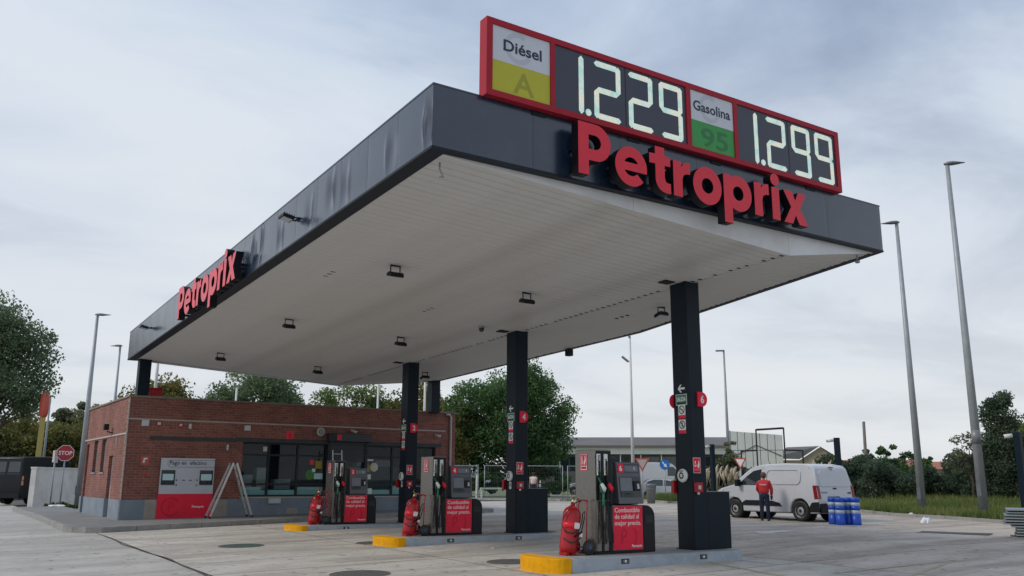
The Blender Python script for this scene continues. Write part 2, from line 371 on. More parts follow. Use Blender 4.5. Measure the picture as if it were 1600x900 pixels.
def thing(name, label, cat, loc=(0, 0, 0), rz=0., group=None):
    o = bpy.data.objects.new(name, None); COL.objects.link(o); o.location = loc; o.rotation_euler = (0, 0, rz); o.empty_display_size = .2
    ROOTM[o.name] = Matrix.Translation(Vector(loc)) @ Matrix.Rotation(rz, 4, 'Z')
    return tag(o, label, cat, group)
def tag(o, label, cat, group=None):
    o['label'] = label; o['category'] = cat
    if group: o['group'] = group
    return o
def struct(o): o['kind'] = 'structure'; return o
def smooth_by_angle(o, ang=40):
    me = o.data; me.polygons.foreach_set('use_smooth', [True]*len(me.polygons))
    try: me.set_sharp_from_angle(angle=R(ang))
    except Exception: pass
    return o
def curve_mesh(name, loops, depth):
    cu = bpy.data.curves.new(name, 'CURVE'); cu.dimensions = '2D'; cu.fill_mode = 'BOTH'; cu.extrude = depth/2
    for lp in loops:
        sp = cu.splines.new('POLY'); sp.points.add(len(lp)-1)
        for p, q in zip(sp.points, lp): p.co = (q[0], q[1], 0, 1)
        sp.use_cyclic_u = True
    ob = bpy.data.objects.new(name, cu); me = bpy.data.meshes.new_from_object(ob)
    bpy.data.objects.remove(ob); bpy.data.curves.remove(cu); return me
def text(fr, s, a, b, size, c, mat, parent, name='lettering', bold=.0, depth=.002, align='LEFT', width=None, rot=0.):
    cu = bpy.data.curves.new(name, 'FONT'); cu.body = s; cu.size = size; cu.extrude = depth/2; cu.offset = bold*size; cu.align_x = 'LEFT'; cu.resolution_u = 3; cu.fill_mode = 'FRONT' if depth < .004 else 'BOTH'
    ob = bpy.data.objects.new(name, cu); me = bpy.data.meshes.new_from_object(ob); bpy.data.objects.remove(ob); bpy.data.curves.remove(cu)
    n = len(me.vertices); co = np.zeros(n*3); me.vertices.foreach_get('co', co); co = co.reshape(-1, 3)
    x0, x1 = co[:, 0].min(), co[:, 0].max(); sx = (width/(x1-x0)) if width else 1.
    co[:, 0] = (co[:, 0]-x0)*sx
    wd = (x1-x0)*sx
    if align == 'CENTER': co[:, 0] -= wd/2; co[:, 1] -= (co[:, 1].min()+co[:, 1].max())/2
    m = fr.m(a, b, c) @ Matrix.Rotation(rot, 4, 'Z')
    rt = parent
    while rt.parent is not None: rt = rt.parent
    m = ROOTM[rt.name].inverted() @ m
    mm = np.array(m); co2 = co @ mm[:3, :3].T + mm[:3, 3]
    me.vertices.foreach_set('co', co2.ravel()); me.update(); me.materials.clear(); me.materials.append(M(mat))
    o = bpy.data.objects.new(name, me); COL.objects.link(o); o.parent = parent
    return o
FRONT = lambda x, y, z: Fr((x, y, z), (1, 0, 0))       # faces -Y, towards the road
LEFT = lambda x, y, z: Fr((x, y, z), (0, -1, 0))       # faces -X
def clampf(v, a, b): return min(max(v, a), b)
def g(x, y):
    """height of the forecourt: it falls gently towards the camera and the left"""
    return .02*clampf(x, -6, 12.5) + .008*clampf(y, -12, 24) - .166

# ------------------------------------------------------------------ ground
def axis(a, b, far, step):
    l = list(np.arange(a, b+.01, step)); k = []
    d = step
    p = b
    while p < far: d *= 1.6; p += d; k.append(p)
    q = []; d = step; p = a
    while p > -far: d *= 1.6; p -= d; q.append(p)
    return sorted(q)+l+k
xs = axis(-12, 40, 3000, 2.); ys = axis(-14, 50, 3000, 2.)
mb = MB(); mb.v = [Vector((x, y, g(x, y)-.06)) for y in ys for x in xs]
nx = len(xs); mb.f = [(j*nx+i, j*nx+i+1, (j+1)*nx+i+1, (j+1)*nx+i) for j in range(len(ys)-1) for i in range(nx-1)]; mb.mi = [0]*len(mb.f)
struct(mb.build('ground', 'road_base'))
def sheet(name, x0, x1, y0, y1, dz, mat, step=2., parent=None):
    nx = max(1, round((x1-x0)/step)); ny = max(1, round((y1-y0)/step)); mb = MB()
    mb.v = [Vector((x0+(x1-x0)*i/nx, y0+(y1-y0)*j/ny, g(x0+(x1-x0)*i/nx, y0+(y1-y0)*j/ny)+dz)) for j in range(ny+1) for i in range(nx+1)]
    w_ = nx+1; mb.f = [(j*w_+i, j*w_+i+1, (j+1)*w_+i+1, (j+1)*w_+i) for j in range(ny) for i in range(nx)]; mb.mi = [0]*len(mb.f)
    return mb.build(name, mat, parent)
struct(sheet('road', -60, -.985, -40, 140, -.004, 'road_surface', 3.))
# the forecourt is cast in slabs with open joints between them
fc = bpy.data.objects.new('forecourt', None); COL.objects.link(fc); ROOTM['forecourt'] = Matrix.Identity(4); struct(fc)
XJ = [-.97, 3.4, 8.2, 12.9, 17.6, 22.3, 27.2, 32.]; YJ = [-13.5, -8.5, -3.6, 1.05, 5.6, 11.7, 17.1, 22.6, 28, 33.]
for i in range(len(XJ)-1):
    for j in range(len(YJ)-1):
        old = XJ[i] > 8 and YJ[j] > -4 and not (YJ[j] > 17 and XJ[i] < 22)
        sheet('slab', XJ[i]+.012, XJ[i+1]-.012, YJ[j]+.012, YJ[j+1]-.012, 0., 'concrete_old' if old else 'concrete', 1.3, fc)
# tar seam between road and forecourt, with the strip of black cable along it
mb = MB(); L_ = [(-1.0+.05*math.sin(y*.9)+.02*math.sin(y*2.3), y) for y in np.arange(-9, 16.3, .5)]
for (x, y), (x2, y2) in zip(L_[:-1], L_[1:]):
    mb.add([(x-  .024, y, g(x, y)+.006), (x+  .024, y, g(x, y)+.006), (x2+  .024, y2, g(x2, y2)+.006), (x2-  .024, y2, g(x2, y2)+.006)], [(0, 1, 2, 3)])
struct(mb.build('tar_seam', 'tar'))
def painted(name, pts, wdt, mat='paint_white_worn', dz=.005):
    mb = MB()
    for (x, y), (x2, y2) in zip(pts[:-1], pts[1:]):
        d = Vector((x2-x, y2-y, 0)); n = max(1, int(d.length/.6)); pr = Vector((-d.y, d.x, 0)).normalized()*wdt/2
        for k in range(n):
            a = Vector((x, y, 0))+d*k/n; b = Vector((x, y, 0))+d*(k+1)/n; q = []
            for c in (a-pr, a+pr, b+pr, b-pr): q.append((c.x, c.y, g(c.x, c.y)+dz))
            mb.add(q, [(0, 1, 2, 3)])
    return struct(mb.build(name, mat))
painted('painted_line', [(-.75, 7.55), (.4, 7.62), (1.6, 7.7)], .12)
painted('painted_line', [(7.62, 2.1), (7.57, 1.1)], .08)
painted('painted_line', [(3.9, 8.0), (4.4, 7.4)], .08); painted('painted_line', [(5.3, 6.9), (6.3, 7.15)], .08); painted('painted_line', [(5.3, 6.9), (5.05, 6.5)], .08)
painted('painted_line', [(3.2, 13.4), (3.0, 12.9)], .08); painted('painted_line', [(4.4, 12.6), (4.9, 12.3)], .08); painted('painted_line', [(7.8, 7.5), (8.9, 7.85)], .08)
painted('painted_line', [(7.37, -.16), (7.30, -1.2)], .10)
painted('yellow_line', [(6.84, 2.0), (6.2, -.6)], .10, 'paint_yellow_worn'); painted('yellow_line', [(7.3, -.28), (10.5, -.36), (6.2, -1.75)], .09, 'paint_yellow_worn')
mb = MB()   # turn arrow
A = [(12.5, 5.9), (13.3, 6.75), (13.25, 6.45), (14.25, 6.62), (14.3, 6.2), (13.2, 6.05), (13.15, 5.75)]
mb.add([(x, y, g(x, y)+.006) for x, y in A], [tuple(range(7))]); struct(mb.build('arrow_marking', 'paint_white_worn'))
def patch(pts, mat, name, dz=.004):
    mb = MB(); mb.add([(x, y, g(x, y)+dz) for x, y in pts], [tuple(range(len(pts)))]); return struct(mb.build(name, mat))
concretemat('concrete_new', (.46, .43, .37), (.34, .31, .26), 51.)
patch([(17.2, 8.6), (17.9, 6.9), (21.0, 7.9), (23.5, 9.6), (22.8, 10.8), (19.8, 9.0)], 'concrete_new', 'repair_patch')
def manhole(x, y, r, mat, label, seg=True):
    fr = Fr((x, y, g(x, y)), (1, 0, .02), (0, 1, .008)); t = thing('manhole_cover', label, 'manhole cover', (x, y, g(x, y)))
    MB().ring(fr, 0, 0, r*.93, r, .003, .009, 36).build('rim', 'iron', t)
    lid = MB().disc(fr, 0, 0, r*.915, .002, .006, 36).build('lid', mat, t)
    m2 = MB()
    for i in range(-4, 5):
        for j in range(-4, 5):
            if math.hypot(i, j) < 4.3: m2.plate(fr, i*r*.19-r*.06, i*r*.19+r*.06, j*r*.19-r*.06, j*r*.19+r*.06, .005, .0085)
    m2.build('tread', mat, lid)['kind'] = 'stuff'
manhole(1.05, 10.72, .50, 'iron_green', 'round manhole cover with green cast lid in front of the ladder')
manhole(1.08, 4.22, .50, 'iron', 'dark round manhole cover at the bottom edge of the picture')
manhole(4.05, 4.3, .42, 'iron', 'dark round cover beside the yellow nose of the nearest island')
manhole(3.75, 9.55, .42, 'iron', 'dark round cover behind the yellow nose of the middle island')
manhole(8.7, 9.9, .40, 'iron', 'dark round cover past the end of the middle island')
t = thing('drain_grate', 'long dark rectangular drain grate in the tarmac near the steel sheets', 'drain', (17.5, 3.8, g(17.5, 3.8)))
q = Fr((17.5, 3.8, g(17.5, 3.8)), (.35, -.94, 0), (.94, .35, .01))
MB().plate(q, -.85, .85, -.32, .32, .002, .006).build('pit', 'gap_black', t)
mb = MB()
for i in range(24): mb.plate(q, -.82+i*.0705, -.785+i*.0705, -.30, .30, .004, .016)
mb.plate(q, -.86, .86, .30, .34, .003, .018).plate(q, -.86, .86, -.34, -.30, .003, .018).build('bars', 'iron', t)['kind'] = 'stuff'

# ------------------------------------------------------------------ canopy
SY = -.02588; CW, CL, W2, YK, XV, ZV, ZB, ZT = 9.760, 20.919, 11.324, 8.795, 7.183, 5.313, 5.720, 6.632
cz = lambda y, z: z + SY*y
xr = lambda y: CW + (W2-CW)*min(y, YK)/YK
can = thing('station_canopy', 'large flat dark grey station canopy with white slatted underside on columns', 'canopy', (XV, 10, g(XV, 10)))
def fascia_panel(p0, p1, seed, dent):
    """one sheet of the fascia, from p0 to p1 in plan, a little bulged and creased"""
    rr = random.Random(seed); p0 = Vector((*p0, 0)); p1 = Vector((*p1, 0)); d = p1-p0; n = Vector((d.y, -d.x, 0)).normalized(); L = d.length; nu, nv = 30, 10; mb = MB()
    cr = [(rr.uniform(.15, .85), rr.uniform(.35, .65), rr.uniform(.030, .060)*dent, rr.choice((-1, 1))) for _ in range(1 if dent > .4 else 0)]
    for j in range(nv+1):
        for i in range(nu+1):
            u, v = i/nu, j/nv; off = .006*dent*math.sin(math.pi*u)*math.sin(math.pi*v)
            for cu, cv, ca, sg in cr:
                du = (u-cu)*L; env = math.exp(-((v-cv)/.26)**2); off += ca*env*(math.exp(-abs(du)/.035) - .7*math.exp(-((du-sg*.16)/.14)**2))
            if i in (0, nu) or j in (0, nv): off = -.002 if i in (0, nu) else 0
            q = p0+d*u+n*off; mb.v.append(Vector((q.x, q.y, cz(q.y, ZB+(ZT-ZB)*v))))
    w_ = nu+1; mb.f = [(j*w_+i, j*w_+i+1, (j+1)*w_+i+1, (j+1)*w_+i) for j in range(nv) for i in range(nu)]; mb.mi = [0]*len(mb.f)
    return mb.build('fascia_panel', 'fascia_grey', can, smooth=True)
def run(p0, p1, n, dent, seed):
    for i in range(n):
        a = (p0[0]+(p1[0]-p0[0])*i/n, p0[1]+(p1[1]-p0[1])*i/n); b = (p0[0]+(p1[0]-p0[0])*(i+1)/n, p0[1]+(p1[1]-p0[1])*(i+1)/n)
        e = Vector((b[0]-a[0], b[1]-a[1])).normalized()*.002
        fascia_panel((a[0]+e.x, a[1]+e.y), (b[0]-e.x, b[1]-e.y), seed+i, dent)
run((0, CL), (0, 8.36), 12, .22, 100); run((0, 8.36), (0, 0), 8, 1., 112)      # left side, dented towards the front
run((0, 0), (CW, 0), 6, .10, 200)                 # front
run((CW, 0), (W2, YK), 6, .3, 300); run((W2, YK), (W2, CL), 8, .3, 320); run((W2, CL), (0, CL), 6, .2, 340)
# folded edge strips: top flashing and the dark underside return
mb = MB(); out = [(0, 0), (CW, 0), (W2, YK), (W2, CL), (0, CL)]
def band(mb, o1, o2, z1, z2):
    n = len(o1)
    for i in range(n):
        j = (i+1) % n
        mb.add([(*o1[i], cz(o1[i][1], z1)), (*o1[j], cz(o1[j][1], z1)), (*o2[j], cz(o2[j][1], z2)), (*o2[i], cz(o2[i][1], z2))], [(0, 1, 2, 3)])
inn = [(.24, .12), (CW-.12, .12), (W2-.12, YK), (W2-.12, CL-.12), (.24, CL-.12)]
o2 = [(-.006, -.006), (CW+.006, -.006), (W2+.006, YK), (W2+.006, CL+.006), (-.006, CL+.006)]
band(mb, o2, inn, ZB-.012, ZB-.012); band(mb, o2, o2, ZB-.012, ZB+.022); band(mb, inn, inn, ZB-.012, ZB+.03)
mb.build('edge_trim', 'fascia_dark', can)
mb = MB(); i3 = [(.10, .10), (CW-.10, .10), (W2-.10, YK), (W2-.10, CL-.10), (.10, CL-.10)]
band(mb, o2, i3, ZT+.008, ZT+.008); band(mb, o2, o2, ZT-.014, ZT+.008); band(mb, i3, i3, ZT+.008, ZT-.25); mb.build('top_flashing', 'fascia_grey', can)
mb = MB(); mb.add([(*p, cz(p[1], ZT-.22)) for p in i3], [(0, 1, 2, 3, 4)]); mb.build('roof_deck', 'roof_felt', can)
# white gable panels under the fascia
def gable(x0, x1, y, mat='gable_white'):
    zlow = lambda x: ZB-.014+(ZV-ZB)*((x-.1)/(XV-.1) if x <= XV else (xr(y)-.1-x)/(xr(y)-.1-XV))
    fr = Fr((0, y, cz(y, 0)), (1, 0, 0)); MB().poly(fr, [(x0, zlow(x0)), (x1, zlow(x1)), (x1, ZB+.05), (x0, ZB+.05)], -.03, 0.).build('gable_panel', mat, can)
for a, b in ((.26, 3.6), (3.606, XV-.003), (XV+.003, CW-.16)): gable(a, b, .125)
for a, b in ((.26, 3.6), (3.606, XV-.003), (XV+.003, W2-.16)): gable(a, b, CL-.13)
# soffit: white metal slats laid across, falling to a valley over the column line
PITCH = .2; ns = int((CL-.34)/PITCH)
def slat_mesh(length, z0, z1, nm):
    w_ = PITCH-.016; mb = MB(); h = .02
    pr = [(0, .03), (0, .010), (.016, 0), (w_-.016, 0), (w_, .010), (w_, .03)]
    for x, z in ((0, z0), (length, z1)):
        for yy, zz in pr: mb.v.append(Vector((x, yy, z+zz+SY*yy)))
    k = len(pr); mb.f = [(i, i+1, k+i+1, k+i) for i in range(k-1)]; mb.mi = [0]*len(mb.f)
    me = bpy.data.meshes.new(nm); me.from_pydata([tuple(v) for v in mb.v], [], mb.f); me.materials.append(M('soffit_white')); return me
mL = slat_mesh(XV-.24-.006, 0, ZV-ZB, 'slat_left'); mR = slat_mesh(1., ZV-ZB, 0, 'slat_right'); rc = ROOTM[can.name].inverted()
for i in range(ns):
    y = .16+i*PITCH
    o = bpy.data.objects.new('soffit_slat', mL); COL.objects.link(o); o.parent = can; o.location = rc @ Vector((.24, y, cz(y, ZB)+random.uniform(-.0015, .0015)))
    o = bpy.data.objects.new('soffit_slat', mR); COL.objects.link(o); o.parent = can; o.location = rc @ Vector((XV+.006, y, cz(y, ZB)+random.uniform(-.0015, .0015))); o.scale = (xr(y)-.12-XV-.006, 1, 1)
mb = MB(); mb.add([(.2, .14, cz(.14, ZB+.034)), (XV, .14, cz(.14, ZV+.034)), (XV, CL-.14, cz(CL-.14, ZV+.034)), (.2, CL-.14, cz(CL-.14, ZB+.034))], [(0, 1, 2, 3)])
mb.add([(XV, .14, cz(.14, ZV+.034)), (CW-.1, .14, cz(.14, ZB+.034)), (W2-.1, YK, cz(YK, ZB+.034)), (W2-.1, CL-.14, cz(CL-.14, ZB+.034)), (XV, CL-.14, cz(CL-.14, ZV+.034))], [(0, 1, 4), (1, 2, 4), (2, 3, 4)])
mb.build('soffit_backing', 'lamp_grey', can)
mb = MB()   # open slat ends along the valley and along the right edge
for i in range(0, ns):
    y = .22+i*PITCH
    if random.random() < .8: mb.box(XV-.10, XV-.02, y, y+.05, cz(y, ZV)-.003, cz(y, ZV)+.02)
    if random.random() < .5:
        x = xr(y)-.2; mb.box(x, x+.06, y, y+.03, cz(y, ZB)-.022, cz(y, ZB))
for (x0, y0) in ((1.25, 6.6), (4.2, 7.9), (8.6, 6.2)):
    for k in range(3):
        z = ZB+(ZV-ZB)*(x0-.24)/(XV-.24) if x0 < XV else ZV+(ZB-ZV)*(x0-XV)/(xr(y0)-XV)
        mb.box(x0, x0+.10, y0+k*.2, y0+k*.2+.02, cz(y0+k*.2, z)-.012, cz(y0+k*.2, z)+.01)
mb.build('slat_gaps', 'gap_black', can)['kind'] = 'stuff'
# columns
CX0, CX1 = 6.985, 7.345
COLY = [2.734, 8.773, 14.760]
for k, yc in zip((6, 4, 2), COLY):
    top = cz(yc, ZV)+.04
    c = MB().box(CX0, CX1, yc-.222, yc+.222, .10, top).build('column', 'column_paint', can, bevel=.012, label='dark grey square column number %d standing on a pump island' % k)
    MB().box(CX0-.03, CX1+.03, yc-.25, yc+.25, .160, .178).build('base_plate', 'column_paint', c)
    if k != 2: pass
    MB().box(CX0-.35, CX0-.10, yc-.05, yc+.18, cz(yc, ZV)+.0, cz(yc, ZV)+.035).build('soffit_cut', 'gap_black', c)
for (x0, x1, nm) in ((.30, .66, 'left'), (10.93, 11.29, 'right')):
    MB().box(x0, x1, 20.42, 20.80, 3.93, cz(20.6, ZB)+.05).build('column', 'column_paint', can, bevel=.012, label='short dark column rising from the brick kiosk roof at the %s' % nm)
# small fittings on the canopy
mb = MB().tube([(.34, .40, cz(.4, 5.70)), (.34, .40, cz(.4, 5.60)), (.38, .42, cz(.4, 5.56)), (.40, .40, cz(.4, 5.50)), (.34, .40, cz(.4, 5.49))], .012, 6)
mb.build('hook', 'galv', can, smooth=True)
MB().tube([(9.45, .36, 5.70), (9.45, .36, 5.60)], .02, 6).lathe((9.45, .36, 5.58), (0, 0, -1), [(.02, 0), (.045, .01), (.045, .05), (.02, .06)], 10).build('bulb_holder', 'galv', can, smooth=True)
for x, y in ((2.9, .8), (5.0, 2.2), (6.4, 2.9), (6.5, 9.1)):
    pass
def soffit_z(x, y):
    return cz(y, ZB+(ZV-ZB)*(x-.24)/(XV-.24)) if x < XV else cz(y, ZV+(ZB-ZV)*(x-XV)/(xr(y)-XV))
FL = [(2.08, 5.38, 'nearest floodlight on the underside, front row left'), (5.15, 5.36, 'floodlight under the canopy, front row beside the column line'), (2.08, 11.42, 'floodlight under the canopy, middle row left'),
      (5.15, 11.38, 'floodlight under the canopy, middle row beside the dome camera'), (2.05, 17.45, 'floodlight under the canopy, rear row left above the kiosk'), (5.17, 17.46, 'floodlight under the canopy, rear row above the kiosk shutter'),
      (8.83, 5.21, 'floodlight under the canopy, right of the valley by column 6'), (9.0, 17.34, 'floodlight under the canopy, rear right by the back column')]
def floodlight(p, out, label, tilt):
    """bracket on the surface at p; the lamp head hangs along out, glass tilted"""
    p = Vector(p); out = Vector(out).normalized(); side = Vector((0, 1, 0)) if abs(out.z) > .5 else Vector((0, 0, 1))
    t = thing('floodlight', label, 'floodlight', p, group='canopy floodlights')
    ax = side.cross(out).normalized(); h = p+out*.20
    MB().tube([p+ax*.10, p+ax*.10+out*.17], .012, 6).tube([p-ax*.10, p-ax*.10+out*.17], .012, 6).tube([p-ax*.11+out*.005, p+ax*.11+out*.005], .02, 6).build('bracket', 'black_plastic', t)
    rot = Matrix.Rotation(tilt, 3, ax); d1 = rot @ side; nrm = rot @ out
    fr = Fr(h, ax, d1); 
    if fr.n.dot(nrm) < 0: fr = Fr(h, -ax, d1)
    hd = MB().plate(fr, -.14, .14, -.11, .11, -.04, .025).build('lamp_head', 'black_plastic', t, bevel=.012)
    for i in range(5): MB().plate(fr, -.12, .12, -.10+i*.045, -.09+i*.045, -.065, -.039).build('cooling_fin', 'black_plastic', hd)
    MB().plate(fr, -.115, .115, -.085, .085, .026, .031).build('lens', 'panel_pale', hd)
for x, y, lb in FL: floodlight((x, y, soffit_z(x, y)+.002), (0, 0, -1), lb, R(-14 if x < XV else 14))
floodlight((-.02, 5.12, 5.99-.0), (-1, 0, -.05), 'floodlight on the dented left fascia above the near end', R(78))
floodlight((-.02, 17.46, 5.74), (-1, 0, -.05), 'floodlight on the far end of the left fascia', R(78))
t = thing('dome_camera', 'small black dome camera under the canopy left of the middle column', 'camera', (6.08, 8.75, soffit_z(6.08, 8.75)))
zz = soffit_z(6.08, 8.75)
MB().lathe((6.08, 8.75, zz+.01), (0, 0, -1), [(.075, 0), (.08, .03), (.07, .05)], 18).build('mount', 'galv', t, smooth=True)
MB().lathe((6.08, 8.75, zz-.035), (0, 0, -1), [(.068, 0), (.066, .05), (.05, .09), (.02, .105)], 18).build('dome', 'screen_dark', t, smooth=True)
t = thing('hanging_speaker', 'small dark box hanging from the right edge of the canopy', 'speaker', (11.15, 11.9, 5.40))
MB().box(11.06, 11.24, 11.80, 12.0, 5.17, 5.375).build('housing', 'fascia_dark', t, bevel=.012); MB().box(11.13, 11.17, 11.88, 11.92, 5.37, 5.43).build('stem', 'fascia_dark', t); MB().plate(FRONT(11.06, 11.80, 5.17), .02, .16, .02, .185, .001, .005).build('grille', 'gap_black', t)

# ------------------------------------------------------------------ brand lettering
def arc(cx, cy, r, a0, a1, n=14): return [(cx+r*math.cos(R(a0+(a1-a0)*i/n)), cy+r*math.sin(R(a0+(a1-a0)*i/n))) for i in range(n+1)]
GL = {
 'P': [[(0, 0), (0, .80), (.32, .80)]+arc(.32, .515, .285, 90, -90)+[(.19, .23), (.19, 0)], [(.19, .405), (.19, .625)]+arc(.31, .515, .11, 90, -90, 10)],
 'e': [arc(.315, .29, .312, -13, 318, 40)+arc(.315, .29, .150, 318, 208, 14), arc(.315, .29, .145, 24, 156, 14)],
 't': [[(.12, .73), (.31, .73), (.31, .60), (.43, .60), (.43, .44), (.31, .44), (.31, .24), (.325, .185), (.37, .165), (.43, .165), (.43, 0), (.33, 0)]+arc(.33, .21, .21, -90, -180, 8)+[(.12, .44), (0, .44), (0, .60), (.12, .60)]],
 'r': [[(0, 0), (0, .58), (.175, .58), (.175, .495), (.22, .555), (.28, .585), (.36, .59), (.36, .40), (.28, .395), (.215, .36), (.19, .29), (.19, 0)]],
 'o': [arc(.315, .29, .315, 0, 354, 44), arc(.315, .29, .128, 0, 350, 24)],
 'p': [[(0, -.24), (0, .58), (.17, .58), (.17, .535)]+arc(.345, .29, .305, 122, -121, 30)+[(.19, -.24)], arc(.335, .29, .122, 0, 350, 24)],
 'i': [[(0, 0), (0, .57), (.19, .57), (.19, 0)], arc(.095, .71, .108, 0, 350, 24)],
 'x': [[(0, .58), (.225, .58), (.295, .42), (.375, .58), (.59, .58), (.405, .295), (.605, 0), (.375, 0), (.29, .16), (.205, 0), (-.015, 0), (.18, .295)]],
}
WORD = [('P', 0), ('e', .68), ('t', 1.36), ('r', 1.85), ('o', 2.27), ('p', 2.95), ('r', 3.67), ('i', 4.10), ('x', 4.40)]
def lettering(fr, label, depth, gap):
    t = thing('brand_lettering', label, 'sign', fr.p(2.5, 0, 0))
    for ch, a in WORD:
        me = curve_mesh('letter', GL[ch], depth); m = ROOTM[t.name].inverted() @ fr.m(a, 0, gap+depth/2); me.transform(m)
        me.materials.clear(); me.materials.append(M('letter_red')); me.materials.append(M('letter_side'))
        nl = m.to_3x3() @ Vector((0, 0, 1))
        for p in me.polygons: p.material_index = 0 if p.normal.dot(nl) > .7 else 1
        o = bpy.data.objects.new('letter', me); COL.objects.link(o); o.parent = t
        for q in ((.10, .35), (.10, .08)): pass
    mb = MB()
    for ch, a in WORD: mb.plate(fr, a+.04, a+.12, .10, .14, 0., gap+.01).plate(fr, a+.04, a+.12, .42, .46, 0., gap+.01)
    mb.build('standoffs', 'letter_side', t)['kind'] = 'stuff'
    return t
lettering(Fr((2.22, 0, 5.72), (1, 0, 0)), 'big red three-dimensional Petroprix lettering on the front fascia', .16, .13)
lettering(Fr((0, 13.05, cz(13.05, 5.635)), (0, -1, -SY), (0, 0, 1)), 'red three-dimensional Petroprix lettering on the left fascia', .16, .10)

# ------------------------------------------------------------------ price sign on the canopy edge
ps = thing('price_sign', 'long red framed fuel price sign on the canopy roof edge', 'price sign', (4.6, 0, 6.63))
F = FRONT(0, -.12, 0); X0, X1, Z0, Z1 = .76, 8.48, 6.63, 7.81
MB().plate(F, X0, X1, Z0, Z1, -.19, -.035).build('case', 'sign_red', ps)
fr_ = MB().plate(F, X0, X1, Z1-.09, Z1, -.034, 0).plate(F, X0, X1, Z0, Z0+.09, -.034, 0)
for a, b in ((X0, .86), (1.86, 1.94), (4.58, 4.68), (5.68, 5.77), (8.37, X1)): fr_.plate(F, a, b, Z0+.09, Z1-.09, -.034, 0)
fr_.build('frame', 'sign_red', ps)
for (a, b, w1, w2, c1, c2, big) in ((.86, 1.86, 'Diésel', 'A', 'fuel_yellow', 'fuel_yellow_dark', .50), (4.68, 5.68, 'Gasolina', '95', 'fuel_green', 'fuel_green_dark', .62)):
    zs = 7.19 if w2 == 'A' else 7.20
    up = MB().plate(F, a+.002, b-.002, zs, Z1-.092, -.034, -.020).build('name_panel', 'panel_white', ps)
    lo = MB().plate(F, a+.002, b-.002, Z0+.092, zs-.002, -.034, -.020).build('grade_panel', c1, ps)
    MB().ring(F, (a+b)/2-.05, zs+.27, .17, .245, -.0195, -.019, 30, 0, 60, 330).build('watermark', 'panel_pale', up)
    text(F, w1, (a+b)/2+(.02 if w2 == 'A' else 0), zs+.265, .24, -.0175, 'print_navy', up, bold=.020, align='CENTER', width=.66 if w2 == 'A' else .86)
    text(F, w2, (a+b)/2+.04, 6.93 if w2 == 'A' else 6.945, .46, -.0185, c2, lo, bold=.012, align='CENTER', width=.36 if w2 == 'A' else .62)
SEG = {'1': 'i', '2': 'abged', '9': 'abcdfg'}
def seg_poly(k, w_, h, t):
    e = t*.5; m_ = h/2
    H = lambda y, l, r: [(l, y), (l+e, y+e), (r-e, y+e), (r, y), (r-e, y-e), (l+e, y-e)]
    V = lambda x, y0, y1: [(x, y0), (x+e, y0+e), (x+e, y1-e), (x, y1), (x-e, y1-e), (x-e, y0+e)]
    return {'a': H(h-e, 0, w_-e*.9), 'g': H(m_, e*.9, w_-e*.9), 'd': H(e, e*.9 if k == 'd' else 0, w_), 'b': V(w_-e, m_-e*.1, h), 'c': V(w_-e, 0, m_+e*.1), 'f': V(e, m_-e*.1, h), 'e': V(e, 0, m_+e*.1), 'i': V(w_-e, 0, h)}[k]
for (mods, digs, dot) in (([(1.94, 3.295), (3.305, 4.58)], [('1', 2.12, .36), ('2', 2.68, .52), ('2', 3.36, .50), ('9', 4.0, .50)], 2.565), ([(5.77, 7.065), (7.075, 8.37)], [('1', 5.92, .36), ('2', 6.50, .50), ('9', 7.16, .50), ('9', 7.80, .50)], 6.385)):
    pn = [MB().plate(F, a+.002, b-.002, Z0+.092, Z1-.092, -.034, -.022).build('display_module', 'digit_back', ps) for a, b in mods]
    for i, (ch, a, w_) in enumerate(digs):
        mb = MB()
        for q, k in enumerate(SEG[ch]):
            mb.poly(F, [(a+x, 6.735+y) for x, y in seg_poly(k, w_, .94, .092)], -.0215, -.016-.0006*(q % 2)-.0002*q)
        mb.build('digit', 'led', pn[i//2])
    MB().disc(F, dot, 6.79, .055, -.0215, -.016, 14).build('decimal_point', 'led', pn[0])
for x in (1.6, 3.4, 5.2, 7.6): MB().plate(F, x, x+.24, 6.56, 6.64, -.16, -.105).build('mounting_bracket', 'fascia_dark', ps)

# ------------------------------------------------------------------ pump islands
WHERE = {6: 'nearest', 4: 'middle', 2: 'farthest'}
IT = .165
def island(num, yc):
    W_ = WHERE[num]; y0, y1 = yc-.55, yc+.68; ym = (y0+y1)/2; hr = (y1-y0)/2; x0, x1 = 3.50, 7.86
    t = thing('pump_island', '%s long concrete pump island with a yellow nose, under pump %d' % (W_, num), 'pump island', (5.5, ym, g(5.5, ym)), group='pump islands')
    nose = [(x0+hr*.55*(1-math.cos(R(a))), ym+hr*math.sin(R(a))) for a in np.linspace(-90, 90, 15)]
    nose = [(x0+.30-.30*math.cos(R(a)), ym+hr*math.sin(R(a))) for a in np.linspace(-90, 90, 15)]
    hz = Fr((0, 0, 0), (1, 0, 0), (0, 1, 0))
    MB().poly(hz, nose+[(3.90, y1), (3.90, y0)], -.15, IT).build('yellow_nose', 'kerb_yellow', t, bevel=.012)
    b = MB().box(3.902, x1, y0, y1, -.15, IT-.012).build('side', 'island_grey', t, bevel=.01)
    MB().box(3.96, x1-.05, y0+.06, y1-.06, IT-.014, IT-.004).build('top', 'island_top', t)
    for x in (5.02, 6.86):
        q = FRONT(x, y0, 0); lb = MB().plate(q, -.085, .085, .035, .115, -.02, .006).build('light_box', 'black_plastic', t)
        MB().plate(q, -.065, .065, .048, .102, .006, .009).build('lens', 'screen_grey', lb); MB().plate(q, -.015, .02, .058, .095, .009, .011).build('mark', 'print_white', lb)
    return t
